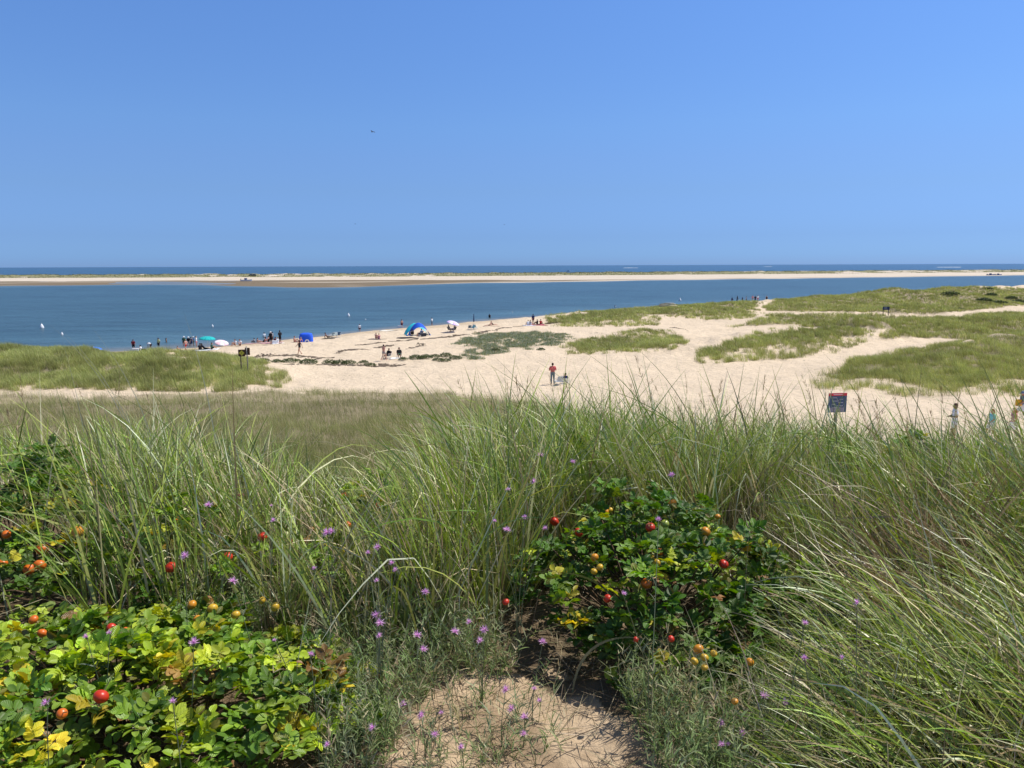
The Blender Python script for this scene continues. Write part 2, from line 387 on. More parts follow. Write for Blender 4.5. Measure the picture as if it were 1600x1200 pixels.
# ------------------------------------------------------------------ grass ribbons
def ribbons(B, L, az, p0, p1, W, C0, C1, segs=6, twist=None, droop=1.5, kink=0.):
    """B (N,3) roots; az azimuth of lean; p0 lean at root, p1 extra bend towards the tip"""
    N = len(B); t = np.linspace(0, 1, segs+1)
    ph = p0[:, None] + p1[:, None]*t[None]**droop
    if kink > 0:
        kk = rng.random(N) < kink; tk = rng.uniform(.35, .9, N); ka = rng.uniform(.5, 1.9, N)*kk; ph = ph+(t[None] > tk[:, None])*ka[:, None]
    mid = (ph[:, 1:]+ph[:, :-1])/2
    dl = L[:, None]/segs
    h = np.concatenate([np.zeros((N, 1)), np.cumsum(np.sin(mid)*dl, 1)], 1)
    z = np.concatenate([np.zeros((N, 1)), np.cumsum(np.cos(mid)*dl, 1)], 1)
    P = np.stack([B[:, 0:1]+h*np.cos(az)[:, None], B[:, 1:2]+h*np.sin(az)[:, None], B[:, 2:3]+z], -1)
    tan = np.stack([np.sin(ph)*np.cos(az)[:, None], np.sin(ph)*np.sin(az)[:, None], np.cos(ph)], -1)
    side = np.stack([-np.sin(az), np.cos(az), np.zeros(N)], -1)[:, None, :]*np.ones((1, segs+1, 1))
    nrm = np.cross(tan, side)
    if twist is None: twist = rng.uniform(-1.2, 1.2, N)
    tw = twist[:, None]*(.6+.7*t[None])
    side = side*np.cos(tw)[..., None]+nrm*np.sin(tw)[..., None]
    prof = np.minimum(1, (1.02-t)*1.6)**.8*(.7+.3*np.minimum(1, t*4))
    w = (W[:, None]*prof[None])[..., None]*.5
    V = np.stack([P-side*w, P+side*w], 2)                # N,segs+1,2,3
    col = C0[:, None, :]*(1-t[None, :, None])+C1[:, None, :]*t[None, :, None]
    col = np.repeat(col[:, :, None, :], 2, 2)
    base = (np.arange(N)*(segs+1)*2)[:, None, None]
    s = np.arange(segs)[None, :, None]*2
    Q = base+s+np.array([0, 1, 3, 2])[None, None, :]
    return V.reshape(-1, 3), Q.reshape(-1, 4), col.reshape(-1, 3)
def cat(parts):
    V = []; Q = []; Cc = []; b = 0
    for v, q, c in parts:
        V.append(v); Q.append(q+b); Cc.append(c); b += len(v)
    return np.concatenate(V), np.concatenate(Q), np.concatenate(Cc)
def pick(cols, w, n):
    cols = np.array(cols); i = rng.choice(len(cols), n, p=np.array(w)/sum(w)); c = cols[i]
    return np.clip(c*rng.uniform(.75, 1.3, (n, 1))*rng.uniform(.93, 1.07, (n, 3)), 0, 1)

# far and middle-distance grass
FARC = [(.185, .205, .06), (.23, .25, .09), (.13, .16, .05), (.30, .28, .14)]
FT = 1.6
def far_grass(name, poly, n, Y0, Y1, u0, u1, label, blades=7, L=.62, W=.022, wts=(4, 3, 2, 1.2), edge=1.0, sparse=None, sparse_n=0, clump=0, zmin=-9, hvar=.25, sthr=.32):
    parts_pts = []
    def sample(n_, pl, thr):
        Y = np.exp(rng.uniform(math.log(Y0), math.log(Y1), n_)); X = (rng.uniform(u0, u1, n_)-800)/1200*Y
        Z = zfun(X, Y); px, py = project(np.stack([X, Y, Z], -1))
        px2 = px+14*edge*n1(X, Y, 6); py2 = py+edge*(380/np.maximum(Y, 30))*n2(X, Y, 5)
        ok = in_poly(px2, py2, pl) & (Z > .8)
        if thr is not None: ok &= (n5(X, Y, 1.7)+.7*n4(X, Y, 5) > thr)
        return np.stack([X, Y, Z], -1)[ok]
    parts_pts.append(sample(n, poly, -1.05 if Y0 > 50 else None))
    if sparse is not None: parts_pts.append(sample(int(sparse_n*1.3), sparse, sthr))
    T = np.concatenate(parts_pts); m = len(T)
    if m == 0: print('EMPTY', name); return
    # keep inside the frame's neighbourhood
    B = np.repeat(T, blades, 0); k = len(B); D = B[:, 1]
    B = B + np.stack([rng.normal(0, .16, k), rng.normal(0, .16, k), np.full(k, -.03)], -1)
    Ls = L*rng.uniform(.6, 1.25, k)*(1+hvar*n3(B[:, 0], B[:, 1], 7))
    Ws = W*rng.uniform(.6, 1.3, k)*np.maximum(1, D/70)
    az = rng.normal(PI*.95, 1.1, k)
    cc = pick(FARC, wts, k)
    tone = np.clip(1+.14*n1(B[:, 0], B[:, 1], 13)+.16*n5(B[:, 0], B[:, 1], 2.5), .5, 1.6)[:, None]
    brown = np.clip(.35*n4(B[:, 0], B[:, 1], 10)+(.05 if Y0 > 50 else .22*(1-sstep(24, 42, D))), 0, .5)[:, None]
    cc = cc*np.repeat(rng.uniform(.62, 1.38, m), blades)[:, None]; cc = cc*tone*(FT if Y0 > 50 else 1.12); cc = cc*(1-brown)+np.array([.235, .25, .08])*brown
    v, q, c = ribbons(B, Ls, az, rng.uniform(.05, .45, k), rng.uniform(.1, .9, k), Ws, cc*.8+np.array([.03, .022, .008]), cc*1.1, segs=3)
    o = np_mesh(name, v, q, M_FAR, col=c); tag(o, label, 'grass', kind='stuff')
    print(name, m)

far_grass('slope_grass', P_FIELD, 90000, 7.5, 64, -250, 1120, 'smooth olive beach grass filling the slope between the foreground tussocks and the beach', blades=6, L=.58, W=.0075, edge=.3, wts=(3, 2, 2, 2.2))
far_grass('dune_grass', P_LEFT, 30000, 60, 84, -250, 450, 'green grass over the low dune at the far left, in front of the sea', L=.6, W=.018, sparse=P_LEFT_S, sparse_n=30000, edge=.6, sthr=-.1)
far_grass('dune_grass', P_M1, 22000, 130, 205, 850, 1200, 'grass along the low hummocks at the waterside in the centre', L=.6, W=.02, sparse=P_M1_S, sparse_n=20000, edge=.4, blades=6)
far_grass('dune_grass', P_P3, 10000, 88, 125, 860, 1080, 'thin grass patch on the sand right of the grey-green beach plants', L=.5, W=.02, sparse=P_P3_S, sparse_n=14000, edge=.5, blades=5)
far_grass('dune_grass', P_R1, 90000, 112, 250, 1180, 1750, 'grass covering the highest far dune at the right', L=.62, W=.02, edge=.25, blades=5)
far_grass('dune_grass', P_R2, 70000, 88, 190, 1120, 1750, 'grass on the ridge in front of the highest right dune, beside the white sand path', L=.6, W=.02, edge=.35, blades=6)
far_grass('dune_grass', P_R3, 26000, 70, 140, 1080, 1400, 'grass on the dune nose that runs left into the sand', L=.62, W=.02, sparse=P_R3_S, sparse_n=26000, edge=.4)
far_grass('dune_grass', P_R4, 42000, 56, 118, 1270, 1750, 'grass on the near dune at the right edge, above the red topped sign', L=.6, W=.016, sparse=P_R4_S, sparse_n=20000, edge=.5)

# beach plants patch (grey-green) in the centre
def beach_patch():
    n = 11000
    Y = np.exp(rng.uniform(math.log(82), math.log(122), n)); X = (rng.uniform(690, 910, n)-800)/1200*Y; Z = zfun(X, Y)
    px, py = project(np.stack([X, Y, Z], -1)); px += 10*n1(X, Y, 5); py += 3*n2(X, Y, 4)
    ok = in_poly(px, py, P_P2) & ((n5(X, Y, 2.6)+.5*n4(X, Y, 6) > -.35) | (py < 528)); T = np.stack([X, Y, Z], -1)[ok]; pyk = py[ok]
    B = np.repeat(T, 9, 0); k = len(B); pp = np.repeat(pyk, 9)
    B = B+np.stack([rng.normal(0, .2, k), rng.normal(0, .2, k), np.zeros(k)], -1)
    cc = pick([(.15, .19, .08), (.22, .26, .18), (.30, .32, .26), (.12, .17, .05), (.30, .27, .12)], (3, 3, 2.4, 2, 1.5), k)
    v, q, c = ribbons(B, rng.uniform(.12, .4, k), rng.uniform(0, 2*PI, k), rng.uniform(.2, 1.1, k), rng.uniform(0, .5, k), rng.uniform(.03, .07, k), cc, cc*1.15, segs=2)
    o = np_mesh('beach_plants', v, q, M_FAR, col=c); tag(o, 'grey-green dusty beach plants spreading over the sand in the middle of the beach', 'plants', kind='stuff')
beach_patch()
def spit_grass():
    n = 60000
    Y = rng.uniform(760, 1150, n); X = (rng.uniform(-60, 1660, n)-800)/1200*Y; Z = zfun(X, Y)
    u = 800+1200*X/Y; g = np.interp(u, U, G_); o_ = np.interp(u, U, O_)
    gr = (n4(X*.5, Y, 60)*.9+n2(X, Y, 25)*.35+.75+.45*np.sin(u/140+1))
    ok = (gr > 0) & (Y > g-4) & (Y < o_-30) & (Z > 1)
    T = np.stack([X, Y, Z-.05], -1)[ok]; k = len(T)
    cc = pick([(.15, .165, .06), (.20, .20, .09), (.12, .13, .05)], (3, 2, 2), k)
    v, q, c = ribbons(T, rng.uniform(.5, 1.0, k), rng.uniform(0, 2*PI, k), rng.uniform(.0, .4, k), rng.uniform(0, .5, k), rng.uniform(.3, .8, k), cc, cc, segs=2)
    o = np_mesh('spit_grass', v, q, M_FAR, col=c); tag(o, 'green dune grass along the far barrier sandbar across the water', 'grass', kind='stuff')
spit_grass()

# wrack lines and litter
def wrack():
    lines = [[(240, 565), (330, 560), (400, 557.5), (470, 555.5), (520, 559)], [(560, 539), (640, 532), (700, 527), (760, 517.5), (800, 511.5), (870, 505)], [(530, 549.5), (570, 546), (612, 541)], [(455, 558), (500, 560)],
             [(400, 567), (470, 569), (560, 572), (620, 573)], [(590, 571), (625, 572)], [(640, 545), (660, 541), (655, 537)], [(900, 519), (980, 519), (1040, 521)], [(1050, 512), (1070, 515)]]
    dens = [700, 1500, 360, 250, 420, 90, 120, 160, 90]
    T = []
    for ln, d in zip(lines, dens):
        ln = np.array(ln, float); seg = np.cumsum([0]+[np.hypot(*(ln[i+1]-ln[i])) for i in range(len(ln)-1)])
        W = [ground_at(*p, lo=40, hi=300) for p in ln]; W = np.array(W)
        t = rng.uniform(0, seg[-1], d)
        x = np.interp(t, seg, W[:, 0])+rng.normal(0, .22, d); y = np.interp(t, seg, W[:, 1])+rng.normal(0, .35, d)+.6*np.sin(x*.35)
        k = n2(x, y, 6) > -.45
        T.append(np.stack([x, y], -1)[k])
    n_ = 5200; Yr = np.exp(rng.uniform(math.log(50), math.log(170), n_)); Xr = (rng.uniform(-50, 1650, n_)-800)/1200*Yr; sz = shore_s(Xr, Yr); okr = (sz > 5) & (n4(Xr, Yr, 14) > -.2)
    nbig = sum(len(q) for q in T); T.append(np.stack([Xr, Yr], -1)[okr]); T = np.concatenate(T); k = len(T); sm_ = np.where(np.arange(k) < nbig, 1, .28)
    V = []; nS = 6
    a = np.arange(nS)/nS*2*PI
    Z = zfun(T[:, 0], T[:, 1])
    rx = rng.uniform(.05, .30, k); ry = rng.uniform(.04, .17, k); h = rng.uniform(.02, .07, k)*sm_; rx = rx*sm_; ry = ry*sm_
    ring = np.stack([T[:, 0:1]+rx[:, None]*np.cos(a)*rng.uniform(.6, 1.3, (k, nS)), T[:, 1:2]+ry[:, None]*np.sin(a)*rng.uniform(.6, 1.3, (k, nS)), np.repeat(Z[:, None]-.02, nS, 1)], -1)
    top = ring*1.0; top[..., :2] = T[:, None, :]+(ring[..., :2]-T[:, None, :])*.55; top[..., 2] = (Z+h)[:, None]
    V = np.concatenate([ring, top], 1).reshape(-1, 3)
    b = (np.arange(k)*2*nS)[:, None, None]; i = np.arange(nS); j = (i+1) % nS
    Q = (b+np.stack([i, j, j+nS, i+nS], -1)[None]).reshape(-1, 4)
    cap = (b+np.array([[6, 7, 8, 9], [6, 9, 10, 11]])[None]).reshape(-1, 4)
    c = np.repeat(pick([(.10, .075, .05), (.15, .11, .075), (.07, .05, .035)], (2, 2, 1), k), 2*nS, 0)
    m, nt, bb = new_mat('dry_seaweed'); at = nt.nodes.new('ShaderNodeAttribute'); at.attribute_name = 'Col'; nt.links.new(at.outputs['Color'], bb.inputs['Base Color']); bb.inputs['Roughness'].default_value = .9
    o = np_mesh('seaweed_wrack', V, np.concatenate([Q, cap]), m, col=c, smooth=False); tag(o, 'dark dry seaweed lying in lines and bits along the beach', 'seaweed', kind='stuff')
wrack()

# small shrubs on the beach and the far dune
def clump_obj(name, x, y, z, rx, ry, h, n, cols, lw, parent=None):
    k = n; th = rng.uniform(0, 2*PI, k); r = np.sqrt(rng.uniform(0, 1, k))
    hz = h*np.sqrt(1-r*r*.95)*rng.uniform(.25, 1, k)
    B = np.stack([r*np.cos(th)*rx, r*np.sin(th)*ry, hz-.02], -1)
    cc = pick(cols, [1]*len(cols), k)
    v, q, c = ribbons(B, rng.uniform(.7, 1.4, k)*lw*1.8, rng.uniform(0, 2*PI, k), rng.uniform(.2, 1.6, k), rng.uniform(0, .8, k), rng.uniform(.6, 1.2, k)*lw, cc, cc*1.1, segs=2)
    return v, q, c
def beach_clumps():
    spots = [(412, 565, 1), (432, 566, .9), (452, 566, 1.2), (465, 564, .6), (482, 568, 1.4), (515, 568, 1.2), (530, 569, 1.2), (546, 569, 1.2), (568, 567, .8), (577, 572, 1.0), (630, 562, .8), (651, 561, 1.3), (665, 560, 1.2), (679, 558, .9), (697, 557, 1.2), (712, 561, 1.1), (694, 565, 1.1), (683, 563, .8), (775, 548, .9), (845, 547, .8)]
    v, q, c = clump_obj('p', 0, 0, 0, .55, .5, .38, 260, [(.07, .10, .03), (.10, .12, .05), (.05, .075, .025)], .07)
    proto = None
    for i, (px, py, s) in enumerate(spots):
        x, y, z = ground_at(px, py, lo=40, hi=200)
        if proto is None: o = proto = np_mesh('beach_shrub', v, q, M_FAR, col=c)
        else: o = proto.copy(); C.objects.link(o)
        o.location = (x, y, z); o.scale = (s*1.3, s*1.3, s); o.rotation_euler = (0, 0, i*1.7)
        tag(o, 'low dark green plant clump on the open sand below the seaweed lines', 'plant', 'low plant clumps on the open sand')
    far = [(1485, 461, 3.2, 'dark flat bush alone on the crest of the highest right dune'), (1548, 463, 3.0, 'largest dark bush near the top of the right dune'), (1538, 470, 2.6, 'dark bush just below the largest bush on the right dune'),
           (1560, 474, 2.6, 'dark bush at the edge of the white path, left of the last group'), (1580, 467, 2.4, 'dark bush between path and crest at the right edge'), (1592, 473, 2.8, 'rightmost dark bush by the white path'),
           (1500, 484, 1.6, 'small dark bush on the path edge below the crest bush'), (1543, 452, 2.0, 'thin dark bush on the skyline of the right dune')]
    v, q, c = clump_obj('p', 0, 0, 0, .9, .6, .55, 420, [(.035, .06, .018), (.05, .08, .025), (.03, .045, .015)], .10)
    proto = None
    for i, (px, py, s, lb) in enumerate(far):
        x, y, z = ground_at(px, py, lo=80, hi=260)
        if proto is None: o = proto = np_mesh('dune_shrub', v, q, M_FAR, col=c)
        else: o = proto.copy(); C.objects.link(o)
        o.location = (x, y, z); o.scale = (s*.8, s*.8, s*.5); o.rotation_euler = (0, 0, i*.9); tag(o, lb, 'bush', 'dark bushes on the right dune')
beach_clumps()

# ================================================================== FOREGROUND
SKY_X = [-400, 0, 80, 160, 250, 340, 420, 480, 600, 660, 720, 780, 900, 1000, 1100, 1200, 1300, 1450, 1600, 2000]
SKY_Y = [650, 655, 650, 640, 635, 655, 685, 718, 738, 708, 648, 618, 606, 612, 626, 640, 650, 660, 652, 640]
def hmax(X, Y, Z):
    px, py = project(np.stack([X, Y, Z], -1)); s = np.interp(px, SKY_X, SKY_Y)
    # height of the sight line through the skyline at this spot
    th = np.arctan((s-600)/1200)+PITCH
    return CAMZ-np.tan(th)*Y-Z, px, py
BUSHES = [  # cx, cy, rx, ry, h, tips, key
    (-1.40, 2.52, .90, .68, .28, 290, 'low'),
    (-2.66, 4.0, .62, .55, .64, 160, 'tall'),
    (-1.75, 3.55, 1.15, .5, .36, 150, 'mid'),
    (.64, 3.34, .66, .72, .47, 240, 'centre'),
    (2.62, 5.25, .42, .36, .47, 60, 'rback'),
    (3.85, 5.6, .7, .4, .46, 60, 'rfar'),
    (-.80, 4.3, .24, .25, .40, 16, 'small'),
    (.36, 4.9, .25, .25, .46, 16, 'back'),
    (1.22, 2.95, .48, .48, .32, 80, 'rlow'),
]
def canopy(X, Y):
    h = np.zeros(np.shape(X))
    for cx, cy, rx, ry, hh, n, k in BUSHES:
        d = ((X-cx)/rx)**2+((Y-cy)/ry)**2
        h = np.maximum(h, hh*np.sqrt(np.clip(1-d, 0, 1)))
    return h

TALL_ZONE = [(-2500, 400), (4000, 400), (4000, 1900), (1230, 1900), (1225, 1160), (1190, 1000), (1150, 925), (1000, 880), (860, 890), (800, 960), (790, 1015), (640, 1035), (600, 1035), (420, 1025), (240, 1020), (60, 1020), (-80, 1040), (-600, 1100), (-2500, 1900)]
SANDY = [(560, 1700), (610, 1180), (625, 1115), (665, 1070), (720, 1045), (800, 1052), (905, 1075), (985, 1120), (1050, 1160), (1180, 1190), (1240, 1700)]
G_COL = [(.155, .275, .032), (.29, .41, .045), (.23, .32, .075), (.42, .49, .11), (.72, .65, .38), (.34, .26, .14), (.56, .60, .40)]  # last, pale entry puts sunlit highlights into the colour of some blades
def near_grass():
    def clumps(n, Y0, Y1, u0, u1):
        Y = rng.uniform(Y0**1.3, Y1**1.3, n)**(1/1.3); X = (rng.uniform(u0, u1, n)-800)/1200*Y
        Z = zfun(X, Y); H, px, py = hmax(X, Y, Z)
        ok = in_poly(px, py, TALL_ZONE) & (H > .12)
        inb = canopy(X, Y) > .12
        ok &= (~inb) | (rng.random(n) < .62)
        ok &= ~((px < 150) & (py > 790) & (rng.random(n) < .75))
        ok &= ~((((px > 1330) & (px < 1450)) | (px > 1480)) & (py > 735) & (py < 830) & (rng.random(n) < .6))
        return X[ok], Y[ok]
    def make(name, label, u0, u1, nc, per, straw, nfill):
        X, Y = clumps(nc, 1.7, 8.6, u0, u1)
        per_ = rng.integers(int(per*.5), int(per*1.5), len(X)); X = np.repeat(X, per_); Y = np.repeat(Y, per_)
        k = len(X); cid = np.repeat(np.arange(len(per_)), per_)
        r = np.abs(rng.normal(0, .05, k)); a = rng.uniform(0, 2*PI, k); X = X+r*np.cos(a); Y = Y+r*np.sin(a)
        caz = rng.normal(PI, .55, len(per_)); flip = rng.random(len(per_)) < .27; caz[flip] = rng.normal(.2, .8, flip.sum())
        az = caz[cid]+rng.normal(0, 1.15, k)
        fx, fy = clumps(nfill, 1.7, 8.6, u0, u1); X = np.concatenate([X, fx]); Y = np.concatenate([Y, fy]); az = np.concatenate([az, rng.normal(PI, 1.1, len(fx))]); k = len(X)
        Z = zfun(X, Y); H, px, py = hmax(X, Y, Z)
        H = np.clip(H, .1, 1.05)
        low = sstep(1150, 1350, px)*sstep(880, 1050, py)                    # laid-over grass low at the right
        p0 = rng.uniform(.02, .48, k)+low*.35; p1 = rng.uniform(.05, .62, k)+(rng.random(k) < .15)*rng.uniform(.3, 1.1, k)+low*rng.uniform(.0, .75, k)
        az = np.where(rng.random(k) < low*.9, rng.normal(PI-.15, .75, k), az)
        vert = np.cos(p0+p1*.42)
        L = H/np.maximum(vert, .3)*rng.uniform(.5, 1.02, k)
        out = rng.random(k) < .09; L = np.where(out, L*rng.uniform(1.1, 1.55, k), L)
        L = np.where(low > .5, np.minimum(L, rng.uniform(.45, 1.0, k)), np.minimum(L, 1.25))
        L = L*(1-.62*sstep(860, 960, py)*(1-sstep(1230, 1480, px))*(px > 1100))
        L = np.where((py > 850) & (px > 1130), np.minimum(L, np.maximum(.16, (px-1165)*Y/1200*1.15+.12)), L)
        W = rng.uniform(.003, .0125, k)*(1+.12*np.maximum(0, Y-3.5))
        cc = pick(G_COL, (3.4, 3, 3, 2, straw*.8, straw*.7, 1.2), k)
        br = (rng.random(k) < .75*np.exp(-((px-1530)/130)**2-((py-1010)/90)**2)); cc[br] = pick([(.24, .15, .09), (.36, .27, .18), (.17, .11, .075)], (3, 2, 2), br.sum())
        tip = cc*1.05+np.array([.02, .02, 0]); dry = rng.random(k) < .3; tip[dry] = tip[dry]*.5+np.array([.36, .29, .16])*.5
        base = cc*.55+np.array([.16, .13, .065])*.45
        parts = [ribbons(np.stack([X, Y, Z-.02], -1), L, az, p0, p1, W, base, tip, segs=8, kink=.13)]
        # dead stems low in the stand
        m = int(k*1.5); i = rng.integers(0, k, m)
        bx = X[i]+rng.normal(0, .07, m); by = Y[i]+rng.normal(0, .07, m); bz = zfun(bx, by)
        cd = pick([(.40, .33, .21), (.25, .19, .12), (.11, .08, .05), (.60, .53, .38), (.14, .19, .06)], (3, 3, 3, 2, 2), m)
        up_ = rng.uniform(0, .5, m)**1.5*np.minimum(H[i], .6)*(rng.random(m) < .6); parts.append(ribbons(np.stack([bx, by, bz+up_], -1), np.minimum(H[i], .7)*rng.uniform(.15, .85, m)*(.35+.65*(rng.random(m) < .5)), rng.uniform(0, 2*PI, m), rng.uniform(.0, .7, m), rng.uniform(-.3, 1.3, m), rng.uniform(.0018, .0042, m), cd, cd*1.1, segs=4))
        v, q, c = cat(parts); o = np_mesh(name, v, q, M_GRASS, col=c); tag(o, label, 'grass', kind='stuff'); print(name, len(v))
    make('tall_grass', 'tall arching beach grass standing in the left half of the foreground', -650, 640, 925, 19, 1.8, 5200)
    make('tall_grass', 'tall beach grass thicket in the middle foreground, its tips crossing the sand beach', 640, 1160, 560, 21, 1.7, 2800)
    make('tall_grass', 'wind-laid beach grass filling the right foreground down to the bottom corner', 1160, 2750, 1720, 21, 1.8, 8800)
near_grass()

def special_blades():
    # long lone blades that rise above the stand: (root px, root Y, tip px, tip py, curve, width)
    rows = [(330, 4.6, 145, 603, .25, .007), (312, 4.2, 262, 590, .12, .006), (262, 5.0, 255, 612, .05, .005), (300, 3.6, -60, 745, .55, .008), (390, 3.0, 0, 745, .5, .009), (210, 5.6, 75, 505, .3, .006),
            (215, 5.6, 92, 512, .12, .006), (240, 5.4, 140, 507, .1, .007), (330, 5.6, 286, 485, .06, .008), (300, 5.8, 247, 545, .04, .006), (120, 5.2, 95, 525, .04, .005), (940, 4.4, 745, 560, .3, .007), (900, 4.6, 770, 555, .25, .007),
            (1010, 4.6, 830, 560, .3, .006), (1080, 4.6, 905, 545, .3, .007), (1130, 4.8, 990, 540, .25, .007), (1040, 4.9, 1000, 533, .1, .005), (1150, 4.4, 900, 598, .5, .007), (1290, 4.8, 1180, 588, .2, .006),
            (1350, 4.6, 1255, 565, .2, .006), (1420, 4.8, 1283, 548, .2, .006), (1445, 4.4, 1445, 540, .05, .006), (1510, 4.4, 1375, 552, .25, .006), (1600, 4.2, 1480, 555, .2, .007), (1640, 4.0, 1510, 530, .2, .006),
            (1335, 4.4, 1296, 596, .15, .007), (1350, 4.3, 1318, 608, .15, .007), (1296, 4.4, 1322, 602, .1, .006), (1322, 4.2, 1288, 625, .2, .007), (1362, 4.6, 1300, 618, .3, .006), (1500, 4.4, 1470, 610, .1, .007), (1530, 4.3, 1490, 622, .2, .007), (1580, 4.4, 1545, 628, .1, .007), (1540, 4.5, 1560, 615, .1, .006), (1230, 3.2, 1005, 820, .6, .009), (640, 3.4, 800, 748, -.5, .010), (560, 3.4, 710, 790, -.35, .008), (900, 2.75, 1060, 1010, -.75, .010), (520, 3.1, 700, 850, -.45, .009), (1000, 3.1, 780, 905, .8, .010), (480, 3.2, 640, 775, -.3, .007),
            (700, 4.4, 600, 640, .2, .006), (560, 4.6, 600, 660, -.2, .005), (690, 4.4, 620, 660, .2, .005), (1500, 3.4, 1300, 700, .4, .007), (1700, 3.0, 1330, 770, .5, .009)]
    P = []
    V = []; Q = []; Cc = []; b = 0
    for rpx, Y, tx, ty, cv, w in rows:
        x = (rpx-800)/1200*Y; z = float(zfun(x, Y)); tipY = Y-.1*abs(cv)
        v = ray(tx, ty); tip = CP+v*tipY; root = np.array([x, Y, z])
        t = np.linspace(0, 1, 14)[:, None]; mid = root*.5+tip*.5+np.array([(root[0]-tip[0])*.42, .05, abs(tip[0]-root[0])*.38*(.4+abs(cv))+.03])
        c = (1-t)**2*root+2*t*(1-t)*mid+t*t*tip
        tg = np.gradient(c, axis=0); tg /= np.linalg.norm(tg, axis=1)[:, None]
        sd = np.cross(tg, np.array([.25, 1, .2])); sd /= np.linalg.norm(sd, axis=1)[:, None]
        wd = w*np.minimum(1, (1.02-t)*2)*.5*np.minimum(1, .6+t*2)
        vv = np.stack([c-sd*wd, c+sd*wd], 1).reshape(-1, 3)
        i = np.arange(13)[:, None]*2; Q.append(b+i+np.array([[0, 1, 3, 2]])); V.append(vv)
        col = np.array((.62, .60, .44)) if ty < 530 and rpx < 400 else pick([(.13, .19, .05), (.17, .21, .08), (.33, .32, .17)], (3, 2, 1), 1)[0]
        Cc.append(np.repeat(col[None], 28, 0)); b += 28
    o = np_mesh('long_grass_blades', np.concatenate(V), np.concatenate(Q), M_GRASS, col=np.concatenate(Cc)); tag(o, 'long single grass blades and stalks rising above the foreground grass', 'grass', kind='stuff')
special_blades()

def seed_stalks():
    n = 95; Y = rng.uniform(3.8, 6.2, n); px_ = np.concatenate([rng.uniform(1050, 1560, 60), rng.uniform(0, 1050, 35)]); X = (px_-800)/1200*Y; Z = zfun(X, Y); H, _, _ = hmax(X, Y, Z)
    az = rng.normal(PI, .9, n); p0 = rng.uniform(.02, .25, n); p1 = rng.uniform(.1, .5, n); L = np.clip(H, .3, 1.1)*rng.uniform(.85, 1.25, n)
    c0 = pick([(.30, .26, .14), (.24, .24, .10)], (1, 1), n); B = np.stack([X, Y, Z], -1); segs = 6
    v, q, c = ribbons(B, L, az, p0, p1, np.full(n, .0028), c0, c0, segs=segs, twist=np.zeros(n)); v3 = v.reshape(n, segs+1, 2, 3)
    tip = v3[:, -1].mean(1); pd = v3[:, -2].mean(1); d = norm(tip-pd); parts = [(v, q, c)]
    m = 26; T0 = np.repeat(tip, m, 0)+np.repeat(d, m, 0)*rng.uniform(-.10, .05, (n*m, 1)); cs = pick([(.34, .25, .13), (.46, .37, .22), (.22, .15, .09)], (2, 2, 1), n*m)
    lean = np.repeat(np.arccos(np.clip(d[:, 2], -1, 1)), m); az2 = np.repeat(np.arctan2(d[:, 1], d[:, 0]), m)+rng.normal(0, .7, n*m)
    parts.append(ribbons(T0, rng.uniform(.018, .04, n*m), az2, lean+rng.normal(0, .35, n*m), rng.uniform(-.2, .3, n*m), rng.uniform(.002, .0038, n*m), cs, cs, segs=2))
    v, q, c = cat(parts); o = np_mesh('seed_stalks', v, q, M_WEED, col=c); tag(o, 'thin brown seed heads on stalks standing among the foreground grass', 'grass', kind='stuff')
def norm(a): return a/np.linalg.norm(a, axis=-1, keepdims=True)
seed_stalks()
